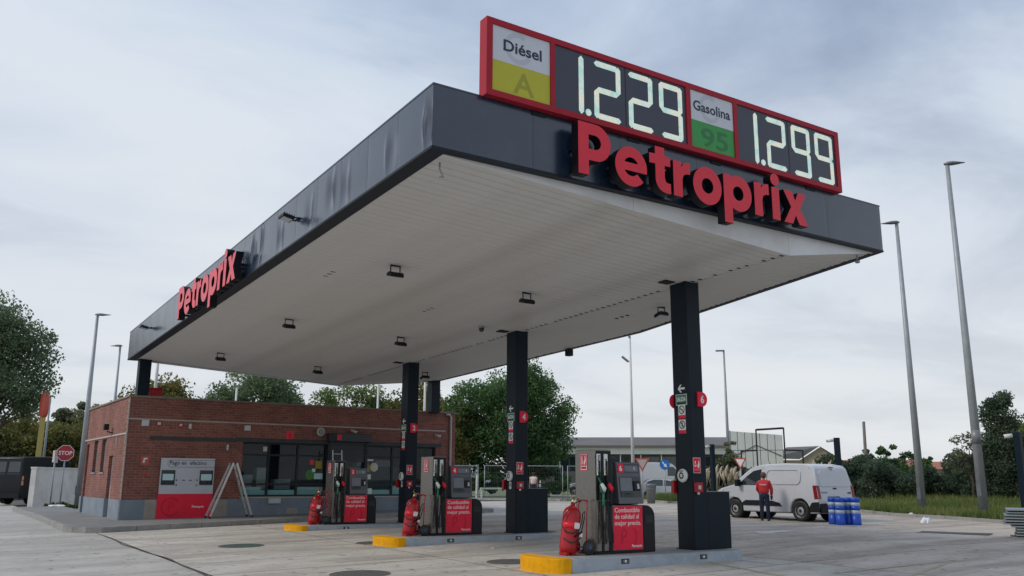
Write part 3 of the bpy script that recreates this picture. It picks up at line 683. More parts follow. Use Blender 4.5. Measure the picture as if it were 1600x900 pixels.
def pump(num, yc):
    W_ = WHERE[num]; yf = yc-.115; z0 = IT-.003
    F = FRONT(0, yf, 0)
    t = thing('fuel_pump', '%s tall grey fuel pump, numbered %d, with two hoses and a red poster' % (W_, num), 'fuel pump', (5.3, yc, z0), group='fuel pumps')
    MB().box(4.70, 5.83, yf-.03, yf+.62, z0, .205).build('plinth', 'black_plastic', t)
    cab = MB().box(4.75, 5.115, yf+.012, yf+.585, .205, 1.945).build('cabinet', 'steel_brushed', t, bevel=.010)
    # hose bay: dark recess and steel lower doors
    MB().plate(F, 4.785, 5.10, 1.075, 1.925, -.012, .004).build('hose_bay', 'black_plastic', cab)
    for a, b in ((4.762, 4.862), (4.925, 5.02)): MB().plate(F, a, b, .215, 1.065, -.012, .008).build('lower_door', 'steel_brushed', cab, bevel=.004)
    MB().plate(F, 4.864, 4.923, .215, 1.065, -.012, .002).plate(F, 5.022, 5.10, .215, 1.065, -.012, .002).build('hose_slot', 'black_plastic', cab)
    for (a, w1, c, nz) in ((4.775, 'Gasolina', 'fuel_green', 'nozzle_green'), (4.937, 'Diésel', 'fuel_yellow', 'black_plastic')):
        lb = MB().plate(F, a, a+.085, 1.50, 1.87, .005, .010).build('fuel_label', 'print_white', cab); MB().plate(F, a+.001, a+.084, 1.501, 1.565, .010, .012).build('grade_band', c, lb)
        text(F, w1, a+.066, 1.582, .072, .0115, 'print_navy', lb, bold=.02, rot=R(90), width=.27 if w1 == 'Gasolina' else .20)
        x = a+.055
        nzl = MB().tube([F.p(x-.045, 1.47, .03), F.p(x-.02, 1.38, .07), F.p(x+.01, 1.32, .085)], [.012, .014, .02], 8).build('nozzle', nz, t, smooth=True)
        MB().tube([F.p(x-.005, 1.36, .075), F.p(x+.035, 1.27, .10), F.p(x+.04, 1.22, .085)], [.028, .042, .026], 8).build('nozzle_cover', 'print_white' if nz == 'nozzle_green' else 'print_red', nzl, smooth=True)
        MB().tube([F.p(x-.03, 1.33, .06), F.p(x-.035, 1.22, .10), F.p(x+.02, 1.19, .09)], .010, 6).build('trigger_guard', nz, nzl)
        MB().tube([F.p(x-.045, 1.50, .02), F.p(x-.05, 1.56, .012)], .011, 6).build('spout', 'chrome', nzl)
        MB().tube([F.p(x+.03, 1.24, .085), F.p(x+.03, 1.05, .075), F.p(x+.02, .98, .07)], .022, 8).build('hose_sleeve', nz, nzl, smooth=True)
        MB().tube([F.p(x+.02, .99, .07), F.p(x+.03, .75, .07), F.p(x+.07, .5, .08), F.p(x+.06, .36, .09), F.p(x+.01, .33, .08), F.p(x-.01, .45, .06), F.p(x, .9, .03), F.p(x, 1.75, .02)], .0135, 8).build('hose', 'rubber', t, smooth=True)
    # extinguisher notice on the end panel
    Lf = LEFT(4.75, yf+.59, 0)
    s = MB().plate(Lf, .17, .37, 1.585, 1.875, .001, .006).build('notice', 'print_red', t)
    MB().plate(Lf, .18, .36, 1.595, 1.865, .006, .0065).plate(Lf, .19, .35, 1.605, 1.855, .0066, .0068).build('notice_border', ['print_white'], s)
    MB().plate(Lf, .188, .352, 1.665, 1.857, .0069, .0078).build('notice_field', 'print_red', s); MB().plate(Lf, .21, .235, 1.69, 1.80, .0079, .0088).disc(Lf, .2225, 1.82, .014, .0079, .0088, 10).build('extinguisher_mark', 'print_white', s)
    MB().poly(Lf, [(.27, 1.69), (.30, 1.69), (.335, 1.76), (.32, 1.83), (.29, 1.84), (.305, 1.78), (.27, 1.74)], .0079, .0088).build('flame_mark', 'print_white', s)
    MB().plate(Lf, .195, .345, 1.61, 1.65, .0069, .0078).build('notice_strip', 'print_red_dark', s)
    # payment terminal
    tb = MB().box(5.125, 5.815, yf+.10, yf+.56, .99, 1.70).build('terminal_body', 'pump_grey', t, bevel=.012)
    tf = MB().add([F.p(a, b, c) for a, b, c in ((5.255, 1.005, .03), (5.815, 1.005, .03), (5.815, 1.735, -.055), (5.255, 1.735, -.055), (5.255, 1.005, -.13), (5.815, 1.005, -.13), (5.815, 1.735, -.16), (5.255, 1.735, -.16))],
                  [(0, 1, 2, 3), (7, 6, 5, 4), (0, 4, 5, 1), (1, 5, 6, 2), (2, 6, 7, 3), (3, 7, 4, 0)]).build('terminal_face', 'steel_grey', t, bevel=.010)
    Q = Fr(F.p(5.255, 1.005, .0301), (1, 0, 0), (0, .085, .73))
    hd = MB().plate(Q, .025, .535, .545, .705, .001, .005).build('header_panel', 'screen_dark', tf)
    nb = MB().plate(Q, .03, .165, .55, .70, .005, .009).build('number_badge', 'print_red', tf); text(Q, str(num), .0975, .625, .13, .0105, 'print_white', nb, bold=.03, align='CENTER')
    MB().plate(Q, .19, .50, .57, .675, .005, .007).build('display_strip', 'screen_grey', hd); MB().plate(Q, .41, .425, .60, .65, .007, .009).build('arrow_mark', 'print_white', hd)
    rc_ = MB().plate(Q, .045, .53, .115, .48, .001, .004).build('recess', 'screen_dark', tf)
    MB().plate(Q, .055, .335, .225, .46, .005, .011).build('screen', 'screen_grey', rc_, bevel=.003)
    MB().plate(Q, .36, .50, .23, .40, .005, .03).build('card_reader', 'black_plastic', rc_, bevel=.006); MB().plate(Q, .43, .475, .26, .35, .03, .034).build('keypad', 'panel_pale', rc_)
    MB().plate(Q, .06, .34, .125, .215, .005, .010).build('keyboard_plate', 'pump_grey', rc_); MB().plate(Q, .15, .26, .165, .18, .010, .016).build('card_slot', 'gap_black', rc_)
    # poster cabinet
    pc = MB().box(5.115, 5.825, yf+.005, yf+.56, .206, .985).build('poster_cabinet', 'steel_grey', t, bevel=.006)
    po = MB().plate(F, 5.132, 5.808, .225, .965, -.004, .004).build('poster', 'print_red', pc)
    for s_, b, wd in (('Combustible', .862, .575), ('de calidad al', .752, .555), ('mejor precio.', .640, .605)): text(F, s_, 5.165, b, .112, .0052, 'print_white', po, bold=.006, width=wd)
    text(F, 'Petroprix', 5.55, .262, .062, .0052, 'print_white', po, bold=.022, width=.235)
    m_ = MB().plate(F, 5.30, 5.345, .33, .56, .0041, .0046).ring(F, 5.36, .50, .045, .085, .0041, .0046, 16, 0, -90, 90).plate(F, 5.345, 5.36, .545, .585, .0041, .0046).plate(F, 5.345, 5.36, .415, .455, .0041, .0046)
    m_.build('watermark', 'print_red_dark', po); MB().ring(F, 5.44, .44, .20, .235, .0041, .0046, 20, 0, -40, 40).build('watermark', 'print_red_dark', po)
    return t
def waste_bin(num, yc):
    yf = yc-.11; F = FRONT(0, yf, 0)
    t = thing('waste_bin', 'black rounded bin at the right side of the %s pump' % WHERE[num], 'bin', (5.98, yc, IT-.003), group='black bins beside the pumps')
    pr = [(5.838, .164), (6.118, .164), (6.118, .78)]+[(5.918+.20*math.cos(R(a)), .78+.20*math.sin(R(a))) for a in (15, 30, 45, 60, 75, 90)]+[(5.838, .98)]
    MB().poly(F, pr, -.50, 0).build('body', 'black_plastic', t, bevel=.02, seg=3)
    MB().plate(F, 5.87, 6.06, .66, .80, .0005, .006).build('flap', 'rubber', t); MB().plate(F, 5.90, 6.03, .70, .712, .006, .014).build('handle', 'pump_grey', t)
def trolley(num, yc):
    """wheeled fire extinguisher leaning back on its cart"""
    t = thing('wheeled_extinguisher', 'red wheeled fire extinguisher with coiled hose by the %s pump' % WHERE[num], 'fire extinguisher', (4.36, yc+.07, IT-.003), group='wheeled fire extinguishers')
    b = Vector((4.26, yc+.05, IT+.03)); ax = Vector((.16, .02, 1)).normalized(); h = .84
    cy = MB().lathe(b, ax, [(.05, -.02), (.13, 0), (.155, .03), (.158, .10), (.158, .62), (.15, .69), (.12, .745), (.07, .78), (.04, .80), (.04, .84)], 26).build('cylinder', 'fire_red', t, smooth=True)
    e = b+ax*.84
    MB().lathe(e, ax, [(.035, 0), (.035, .05), (.02, .06), (.02, .10)], 10).tube([e+ax*.05, e+ax*.07+Vector((.09, -.02, .02))], .014, 6).tube([e+ax*.06, e+ax*.10+Vector((-.05, -.01, .03)), e+ax*.14+Vector((-.02, 0, .03))], .008, 6).build('valve', 'brass', t, smooth=True)
    MB().lathe(e+ax*.03+Vector((0, -.03, 0)), (0, -1, 0), [(.026, 0), (.026, .02)], 12).build('gauge', 'chrome', t)
    # cart: two rails, handle, feet, axle
    wc = Vector((4.56, yc+.06, IT-.003+.125))
    for s in (-1, 1):
        MB().tube([b+Vector((-.03, s*.12, -.03)), wc+Vector((0, s*.14, 0)), wc+Vector((.02, s*.13, .45)), Vector((4.60, yc+.06+s*.12, 1.02)), Vector((4.63, yc+.06+s*.09, 1.06))], .012, 8).build('rail', 'fire_red', t, smooth=True)
    MB().tube([Vector((4.63, yc-.03, 1.06)), Vector((4.55, yc-.02, 1.075)), Vector((4.55, yc+.14, 1.075)), Vector((4.63, yc+.15, 1.06))], .013, 8).build('push_handle', 'fire_red', t, smooth=True)
    MB().tube([wc+Vector((0, -.24, 0)), wc+Vector((0, .24, 0))], .012, 8).build('axle', 'steel_grey', t)
    MB().box(4.14, 4.20, yc-.06, yc+.14, IT-.004, IT+.06).build('foot', 'fire_red', t)
    for s in (-1, 1):
        c = wc+Vector((0, s*.21, 0))
        wl = MB().lathe(c-Vector((0, .03, 0)), (0, 1, 0), [(.085, 0), (.115, .004), (.126, .016), (.126, .044), (.115, .056), (.085, .06)], 24).build('wheel', 'rubber', t, smooth=True)
        MB().lathe(c-Vector((0, .036, 0)), (0, 1, 0), [(.03, 0), (.082, .006), (.082, .066), (.03, .072)], 18).build('rim', 'pump_grey', wl, smooth=True)
        MB().lathe(c-Vector((0, .042, 0)), (0, 1, 0), [(.018, 0), (.018, .084)], 10).build('hub', 'sign_blue', wl)
    hs = []
    for dx, hh in ((.03, .88), (-.06, .86), (-.14, .76), (-.20, .60), (-.215, .46), (-.16, .36), (-.05, .34), (.06, .40), (.14, .52), (.20, .66), (.235, .70), (.245, .58), (.22, .40), (.14, .26), (.02, .19), (-.10, .19), (-.18, .26)):
        dy = -math.sqrt(max(0., .176**2-dx*dx)) if abs(dx) < .17 else -.03
        hs.append(b+ax*hh+Vector((dx, dy-.004*len(hs)**.5, 0)))
    MB().tube(hs, .0095, 7).build('hose', 'rubber', t, smooth=True)
    MB().tube([b+ax*.36+Vector((.12, -.17, 0)), b+ax*.30+Vector((-.02, -.185, -.02))], .017, 8).build('discharge_nozzle', 'black_plastic', t)
    Ff = Fr(b+Vector((.02, -.159, 0)), (1, 0, -.16), ax)
    MB().lathe(b+ax*.0, ax, [(.1592, .40), (.1592, .52)], 26).build('label_band', 'letter_red', cy, smooth=True)
    MB().plate(Ff, -.06, .05, .41, .51, .001, .003).build('label', 'print_white', cy); MB().plate(Ff, .07, .13, .29, .35, -.02, .001).build('tag', 'print_white', cy)
def pier_box(num, yc):
    t = thing('service_box', 'low dark grey service box joined to the right of the %s column' % WHERE[num], 'service box', (7.66, yc, IT))
    MB().box(CX1+.004, 7.955, yc-.215, yc+.215, IT-.004, 1.205).build('casing', 'column_paint', t, bevel=.012); MB().box(CX1+.004, 7.962, yc-.222, yc+.222, 1.206, 1.218).build('lid', 'steel_grey', t)
    MB().box(7.956, 7.975, yc-.12, yc-.02, .50, .62).build('cover_plate', 'column_paint', t)
def column_signs(num, yc):
    xl = CX0; yf = yc-.222; Lf = LEFT(xl, yc, 0); Ff = FRONT(xl, yf, 0); on = 'on the %s big column' % WHERE[num]
    t = thing('arrow_sign', 'white left-pointing arrow above the green exit sign %s' % on, 'sign', (xl, yc, 3.16), group='column arrows')
    MB().poly(Lf, [(-.09, 3.16), (-.02, 3.235), (.02, 3.235), (-.03, 3.18), (.10, 3.18), (.10, 3.14), (-.03, 3.14), (.02, 3.085), (-.02, 3.085)], .001, .005).build('arrow', 'print_white', t)
    t = thing('exit_sign', 'small green SALIDA sign %s' % on, 'sign', (xl, yc, 2.84), group='column exit signs')
    p = MB().plate(Lf, -.15, .15, 2.84, 3.05, .001, .006).build('board', 'print_white', t); MB().plate(Lf, -.14, .14, 2.85, 3.04, .006, .0075).build('field', 'print_green', p)
    text(Lf, 'SALIDA', 0, 2.955, .115, .009, 'print_white', p, bold=.02, align='CENTER', width=.25); MB().plate(Lf, -.12, .12, 2.865, 2.89, .0075, .009).build('strip', 'gap_black', p)
    for k, z in enumerate((2.585, 2.30)):
        t = thing('prohibition_sign', '%s prohibition notice with red foot %s' % (('upper', 'lower')[k], on), 'sign', (xl, yc, z), group='column prohibition signs')
        p = MB().plate(Lf, -.095, .095, z, z+.265, .001, .005).build('board', 'print_white', t)
        MB().plate(Lf, -.095, .095, z, z+.065, .005, .0065).build('red_foot', 'print_red', p)
        rg = MB().ring(Lf, 0, z+.168, .062, .080, .005, .0065, 22); c = .052
        rg.poly(Lf, [(-c, z+.168+c-.012), (-c+.012, z+.168+c), (c, z+.168-c+.012), (c-.012, z+.168-c)], .0066, .008).build('ring', 'print_navy', p)
        MB().plate(Lf, -.035, .03, z+.158, z+.176, .005, .0066).build('pictogram', 'print_black', p) if k == 0 else MB().plate(Lf, -.012, .012, z+.125, z+.20, .005, .0066).disc(Lf, 0, z+.21, .013, .005, .0066, 10).build('pictogram', 'print_black', p)
    # number flags
    for nm, lab, fr, sgn, xx in (('number_sign', 'red number %d disc at the right edge of the %s big column' % (num, WHERE[num]), FRONT(0, yf, 0), 1, 7.28 if num == 6 else 7.195), ('number_sign', 'red number disc at the left edge of the %s big column' % WHERE[num], Fr((0, yc+.222, 0), (1, 0, 0)), -1, 6.98)):
        if sgn < 0 and num != 6: continue
        t = thing(nm, lab, 'number sign', fr.p(xx, 2.81, 0), group='pump number discs')
        if sgn > 0:
            MB().poly(fr, [(xx-.11, 2.81), (xx, 2.81)]+[(xx+.14*math.cos(R(a)), 2.95+.14*math.sin(R(a))) for a in range(-75, 90, 15)]+[(xx, 3.09), (xx-.11, 3.09)], .001, .03).build('plate', 'print_red', t)
            text(fr, str(num), xx+.01, 2.95, .20, .032, 'print_white', t, name='digit', bold=.025, align='CENTER')
        else:
            MB().disc(fr, xx+.06, 2.93, .14, -.03, -.001, 22).build('plate', 'print_red', t); MB().disc(fr, xx+.06, 2.93, .105, -.034, -.031, 22).build('face', 'print_red_dark', t)
    t = thing('extinguisher_notice', 'red fire notice with white pictograms %s' % on, 'sign', Ff.p(.1, 1.56, 0), group='column fire notices')
    p = MB().plate(Ff, .02, .215, 1.555, 1.845, .001, .006).build('board', 'sign_back', t); f = MB().plate(Ff, .032, .203, 1.62, 1.832, .006, .0075).build('field', 'print_red', p)
    MB().disc(Ff, .075, 1.70, .028, .0075, .009, 12).plate(Ff, .062, .088, 1.70, 1.78, .0075, .009).build('hand_mark', 'print_white', f); MB().poly(Ff, [(.135, 1.65), (.165, 1.65), (.185, 1.72), (.165, 1.80), (.15, 1.74), (.13, 1.70)], .0075, .009).build('flame_mark', 'print_white', f)
    MB().plate(Ff, .032, .203, 1.567, 1.612, .006, .0075).build('text_strip', 'print_red_dark', p)
    t = thing('alarm_box', 'red fire alarm call box %s' % on, 'alarm box', Ff.p(.11, 1.20, 0), group='column alarm boxes')
    b = MB().plate(Ff, .02, .20, 1.205, 1.385, .001, .065).build('housing', 'fire_red', t, bevel=.01); MB().plate(Ff, .075, .145, 1.26, 1.33, .0655, .070).build('window', 'panel_pale', b); MB().plate(Ff, .09, .13, 1.165, 1.205, .01, .04).build('plug', 'print_white', t); MB().plate(Ff, .05, .17, 1.222, 1.24, .0655, .068).build('slot', 'print_red_dark', b)
    t = thing('siren_disc', 'round white wall sounder %s' % on, 'sounder', Lf.p(0, 1.51, 0), group='column sounders')
    b = MB().lathe(Lf.p(-.02, 1.51, .001), Lf.n, [(.125, 0), (.128, .02), (.12, .045), (.10, .055)], 28).build('body', 'print_white', t, smooth=True); MB().ring(Lf, -.02, 1.51, .035, .062, .0565, .06, 22).build('ring', 'print_black', b); text(Lf, 'INCENDIO', -.02, 1.595, .030, .0585, 'print_black', b, bold=.02, align='CENTER', width=.12)
    if num != 6:
        t = thing('instruction_card', 'small white instruction card below the sounder %s' % on, 'sign', Lf.p(0, 1.2, 0)); p = MB().plate(Lf, -.06, .03, 1.20, 1.37, .001, .005).build('card', 'print_white', t); MB().plate(Lf, -.035, .005, 1.26, 1.34, .005, .0065).build('mark', 'print_black', p)
    t = thing('hose_box', 'red box on the far face of the %s big column' % WHERE[num], 'alarm box', (xl, yc+.24, 1.2), group='far side red boxes')
    MB().box(xl-.06, xl+.10, yc+.225, yc+.31, 1.18, 1.42).build('housing', 'fire_red', t, bevel=.008); MB().box(xl-.03, xl+.07, yc+.311, yc+.316, 1.24, 1.36).build('window', 'panel_pale', t)
for num, yc in zip((6, 4, 2), COLY):
    island(num, yc); pump(num, yc); waste_bin(num, yc); trolley(num, yc); pier_box(num, yc); column_signs(num, yc)

# ------------------------------------------------------------------ pavement round the kiosk
pv = bpy.data.objects.new('pavement', None); COL.objects.link(pv); ROOTM['pavement'] = Matrix.Identity(4); struct(pv)
edge = [(-1.62, 36.), (-1.62, 27.), (-1.66, 18.4), (-1.50, 17.75), (-1.22, 17.35), (-.85, 17.15), (5.6, 18.2), (12.9, 19.0), (12.9, 21.)]
pz = lambda x, y: max(g(x, y)+.15, .095) if x < 5 else g(x, y)+.14
mb = MB(); inner = [(.3, 36.), (.3, 27.), (.3, 21.2), (.35, 21.0), (.4, 20.9), (.5, 20.8), (5.6, 20.8), (12.5, 20.9), (12.5, 21.)]
for i in range(len(edge)-1):
    a, b, c, d = edge[i], edge[i+1], inner[i+1], inner[i]
    mb.add([(x, y, pz(x, y)-.004) for x, y in (a, b, c, d)], [(0, 1, 2, 3)])
mb.build('surface', 'pavement', pv)
def along(pts, step):
    out = []
    for a, b in zip(pts[:-1], pts[1:]):
        d = Vector((b[0]-a[0], b[1]-a[1])); n = max(1, round(d.length/step))
        for k in range(n): out.append(((a[0]+d.x*k/n, a[1]+d.y*k/n), (a[0]+d.x*(k+1)/n, a[1]+d.y*(k+1)/n)))
    return out
for a, b in along(edge[:-1], 1.):
    d = Vector((b[0]-a[0], b[1]-a[1], 0)); n = Vector((-d.y, d.x, 0)).normalized(); e = d.normalized()*.006; a3 = Vector((*a, 0))+e; b3 = Vector((*b, 0))-e; n *= .14
    q = [a3, b3, b3+n, a3+n]; jz = random.uniform(-.004, .006)
    MB().add([(p.x, p.y, -.2) for p in q]+[(p.x, p.y, pz(p.x, p.y)+jz) for p in q], [(3, 2, 1, 0), (4, 5, 6, 7), (0, 1, 5, 4), (1, 2, 6, 5), (2, 3, 7, 6), (3, 0, 4, 7)]).build('kerb_stone', 'kerb_stone', pv, bevel=.015)

# ------------------------------------------------------------------ kiosk
BA = .02104; BX, BY = .104, 20.411
ki = thing('station_kiosk', 'low red brick station kiosk with dark windows and flat roof', 'building', (BX, BY, .10), BA)
KF = Fr((BX, BY, 0), (math.cos(BA), math.sin(BA), 0))            # front face; +c points out of the wall
KL = Fr((BX, BY, 0), (math.sin(BA), -math.cos(BA), 0))           # left face: a = -depth
BW, BD, ZR = 12.02, 7.31, 3.95
def kb(a0, a1, b0, b1, z0, z1, name, mat, parent=None, bevel=0.):  # a along the front, b depth into the building
    return MB().plate(KF, a0, a1, z0, z1, -b1, -b0).build(name, mat, parent or ki, bevel=bevel)
WA0, WA1, WZ0, WZ1 = 3.72, 11.16, .83, 2.64
kb(0, WA0, 0, .25, .76, ZR, 'wall', 'brick_front'); kb(WA1, BW, 0, .25, .76, ZR, 'wall', 'brick_front'); kb(WA0, WA1, 0, .25, WZ1+.14, ZR, 'wall', 'brick_front')
kb(WA0-.25, WA1+.25, -.012, .26, WZ1, WZ1+.138, 'lintel', 'lintel')
# left wall with its openings
def kl(d0, d1, z0, z1, name, mat, c0=-.25, c1=0., parent=None): return MB().plate(KL, -d1, -d0, z0, z1, c0, c1).build(name, mat, parent or ki)
kl(.252, 1.72, .76, ZR, 'wall', 'brick_side'); kl(1.72, 2.45, 2.15, ZR, 'wall', 'brick_side'); kl(2.45, 3.15, .76, ZR, 'wall', 'brick_side')
kl(3.15, 3.95, 2.74, ZR, 'wall', 'brick_side'); kl(3.15, 3.95, .76, 1.62, 'wall', 'brick_side'); kl(3.95, 4.70, .76, ZR, 'wall', 'brick_side')
kl(4.70, 5.45, 2.74, ZR, 'wall', 'brick_side'); kl(4.70, 5.45, .76, 1.62, 'wall', 'brick_side'); kl(5.45, 6.45, .76, ZR, 'wall', 'brick_side'); kl(6.45, 6.95, 2.66, ZR, 'wall', 'brick_side'); kl(6.95, BD, .76, ZR, 'wall', 'brick_side')
for d0, d1 in ((.0, 1.72), (2.45, 6.45), (6.95, BD)): kl(d0, d1, 0, .757, 'plinth', 'plinth_grey', -.25, .03)
for d0, d1 in ((3.15, 3.95), (4.70, 5.45)):
    f = kl(d0+.02, d1-.02, 1.64, 2.72, 'window', 'window_grey', -.16, -.10); kl(d0+.08, d1-.40, 1.70, 2.66, 'pane', 'car_glass', -.10, -.094, f); kl(d0+.42, d1-.08, 1.70, 2.66, 'pane', 'window_grey', -.10, -.094, f); kl(d0-.01, d1+.01, 1.56, 1.62, 'sill', 'plinth_grey', -.2, .03, f)
dr = kl(1.74, 2.43, .16, 2.13, 'door', 'render_sand', -.16, -.10); kl(1.80, 2.37, 1.2, 2.05, 'door_panel', 'window_grey', -.10, -.09, dr); kl(1.82, 1.86, 1.05, 1.17, 'door_handle', 'galv', -.10, -.05, dr)
dr = kl(6.47, 6.93, .30, 2.64, 'door', 'door_brown', -.16, -.08); kl(6.55, 6.60, 1.2, 1.3, 'door_handle', 'galv', -.08, -.04, dr)
# other walls, roof
kb(BW-.25, BW, .252, BD-.252, 0, ZR-.001, 'wall', 'brick_side'); kb(0, BW, BD-.25, BD, 0, ZR-.002, 'wall', 'brick_front'); kb(.25, BW-.25, .25, BD-.25, 3.40, 3.55, 'roof', 'roof_felt')
for a0, a1, b0, b1 in ((-.04, BW+.04, -.04, .29), (-.04, .29, .292, BD+.04), (BW-.29, BW+.04, .292, BD+.04), (.292, BW-.292, BD-.29, BD+.04)): kb(a0, a1, b0, b1, ZR+.001, ZR+.055, 'coping', 'coping')
kb(0.001, WA0+.01, -.03, .25, .0, .757, 'plinth', 'plinth_grey'); kb(WA0+.012, WA1+.01, -.03, .25, .0, .80, 'plinth', 'plinth_grey'); kb(WA1+.012, BW, -.03, .25, .0, .757, 'plinth', 'plinth_grey')
kb(.72, 1.06, -.034, -.029, .14, .76, 'bare_patch', 'render_sand'); kb(2.84, 3.3, -.034, -.029, .16, .74, 'bare_patch', 'render_sand')
kb(5.35, 5.75, -.034, -.029, .25, .45, 'bare_patch', 'render_sand')
kb(.7, 3.45, -.012, 0, 2.62, 2.74, 'lintel', 'lintel')
kb(-.02, BW-.45, -.025, 0, 3.245, 3.285, 'conduit', 'trim_cream'); kl(-.02, BD, 2.78, 2.83, 'conduit', 'trim_cream', 0, .03); kl(-.02, .0, 0, 3.95, 'corner_strip', 'trim_cream', -.02, .012); kl(-.01, .03, 2.48, 2.78, 'conduit_drop', 'trim_cream', .002, .032); kl(1.35, 1.39, 2.48, 2.78, 'conduit_drop', 'trim_cream', .002, .03)
MB().tube([KF.p(11.55, 3.90, .05), KF.p(11.72, 3.90, .06), KF.p(11.78, 3.82, .06), KF.p(11.78, 1.2, .06), KF.p(11.78, .2, .06)], .045, 10).build('downpipe', 'trim_cream', ki, smooth=True)
# glazing: mullions, rails, panes, film
def glazed(a0, a1, nm):
    w_ = MB(); return w_
mull = [3.72, 4.66, 5.70, 6.74]; mull2 = [8.30, 9.38, 10.32, 11.16]; TZ, LZ = 2.22, 1.24
for ms in (mull, mull2):
    win = kb(ms[0], ms[-1], .10, .18, WZ1-.06, WZ1-.001, 'window_frame', 'frame_dark')
    kb(ms[0], ms[-1], .10, .18, WZ0, WZ0+.06, 'bottom_rail', 'frame_dark', win)
    kb(ms[0], ms[-1], .102, .178, TZ-.03, TZ+.03, 'transom', 'frame_dark', win); kb(ms[0], ms[-1], .102, .178, LZ-.03, LZ+.03, 'lower_rail', 'frame_dark', win)
    for a in ms: kb(max(ms[0], a-.035), min(ms[-1], a+.035), .098, .182, WZ0+.06, WZ1-.06, 'mullion', 'frame_dark', win)
    for a, b in zip(ms[:-1], ms[1:]):
        for z0, z1 in ((TZ+.03, WZ1-.06), (LZ+.03, TZ-.03), (WZ0+.06, LZ-.03)):
            MB().add([KF.p(a+.035, z0, -.14), KF.p(b-.035, z0, -.14), KF.p(b-.035, z1, -.14), KF.p(a+.035, z1, -.14)], [(0, 1, 2, 3)]).build('pane', 'pane_glass', win)
        hh = random.choice((.0, .10, .14))
        kb(a+.04, b-.04, .16, .166, WZ0+.06, WZ0+.22, 'window_film', 'film_teal', win); 
        if hh: kb(a+.04, b-.04-random.choice((0, .15)), .16, .166, WZ0+.222, WZ0+.222+hh, 'window_film', 'film_pale', win)
kb(WA0-.02, 6.74, -.05, .10, .79, .828, 'sill', 'trim_cream'); kb(8.30, WA1+.02, -.05, .10, .79, .828, 'sill', 'trim_cream')
# door bay with the half-lowered roller shutter
db = kb(6.742, 6.84, -.05, .20, .14, 2.72, 'door_frame', 'frame_dark'); kb(8.20, 8.298, -.05, .20, .14, 2.72, 'door_jamb', 'frame_dark', db)
sb = kb(6.70, 8.34, -.30, .02, 2.735, 3.02, 'shutter_box', 'shutter', bevel=.02); kb(6.66, 6.95, -.32, -.302, 2.73, 3.03, 'box_end', 'frame_dark', sb)
sg = MB().plate(KF, 6.97, 7.14, 2.79, 2.97, .303, .306).build('fire_notice', 'print_red', sb)
for i in range(10): kb(6.842, 8.198, -.02+.014*(i % 2), .015, 2.73-.072*(i+1)+.010, 2.73-.072*i, 'shutter_slat', 'shutter', sb)
dl = kb(6.842, 8.198, .12, .16, .16, .26, 'door_leaf', 'frame_dark'); kb(7.49, 7.55, .12, .16, .26, 2.0, 'door_stile', 'frame_dark', dl)
for a, b in ((6.845, 7.488), (7.552, 8.195)): MB().add([KF.p(a, .26, -.14), KF.p(b, .26, -.14), KF.p(b, 2.02, -.14), KF.p(a, 2.02, -.14)], [(0, 1, 2, 3)]).build('pane', 'pane_glass', dl)
# room behind the glass
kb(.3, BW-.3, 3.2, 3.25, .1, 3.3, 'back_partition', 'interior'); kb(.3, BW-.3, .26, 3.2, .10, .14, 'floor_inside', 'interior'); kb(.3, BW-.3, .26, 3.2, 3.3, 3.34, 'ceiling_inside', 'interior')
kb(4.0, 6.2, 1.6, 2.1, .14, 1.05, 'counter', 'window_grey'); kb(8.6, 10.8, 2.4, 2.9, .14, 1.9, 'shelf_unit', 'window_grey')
for a, z, w_, h_, mt, nm in ((4.1, 1.06, .5, .5, 'panel_white', 'display_box'), (4.75, 1.06, .35, .75, 'wall_white', 'display_box'), (5.4, 1.06, .6, .35, 'panel_pale', 'display_box'), (9.0, 1.92, .5, .3, 'wall_white', 'display_box'), (9.8, 1.92, .7, .25, 'panel_white', 'display_box')): kb(a, a+w_, 1.5+(.9 if a > 8 else 0), 1.9+(.9 if a > 8 else 0), z, z+h_, nm, mt)
# stickers and things on the window
def sticker(a0, a1, z0, z1, mat, label, round_=False, nm='window_sticker'):
    o = (MB().disc(KF, (a0+a1)/2, (z0+z1)/2, (a1-a0)/2, -.136, -.131, 24) if round_ else MB().plate(KF, a0, a1, z0, z1, -.136, -.131)).build(nm, mat); tag(o, label, 'sticker', 'window stickers')
sticker(6.02, 6.36, 1.40, 1.74, 'sticker_green', 'round green sticker on the window left of the shutter', True); sticker(6.38, 6.62, 1.78, 2.05, 'sticker_yellow', 'yellow square sticker on the window beside the shutter'); sticker(6.16, 6.32, 1.92, 2.08, 'letter_red', 'small red sticker on the window left of the yellow one')
sticker(6.26, 6.38, 1.66, 1.78, 'print_white', 'small white sticker above the round green sticker'); sticker(6.34, 6.66, 1.42, 1.62, 'film_teal', 'pale teal notice on the window beside the round green sticker')
sticker(4.46, 4.60, 2.34, 2.50, 'sticker_cream', 'small cream sticker high in the leftmost window'); sticker(8.50, 8.82, 1.70, 2.02, 'sticker_cream', 'round cream disc on the window right of the shutter', True); sticker(8.36, 8.62, 2.08, 2.14, 'print_white', 'narrow white strip on the window right of the shutter')
sticker(8.36, 8.54, 1.42, 1.60, 'print_white', 'small white notice under the round cream disc'); sticker(8.32, 8.48, 1.68, 1.95, 'sticker_yellow', 'narrow yellow notice beside the round cream disc'); sticker(8.34, 8.60, .90, 1.10, 'film_pale', 'pale card low on the window right of the shutter')
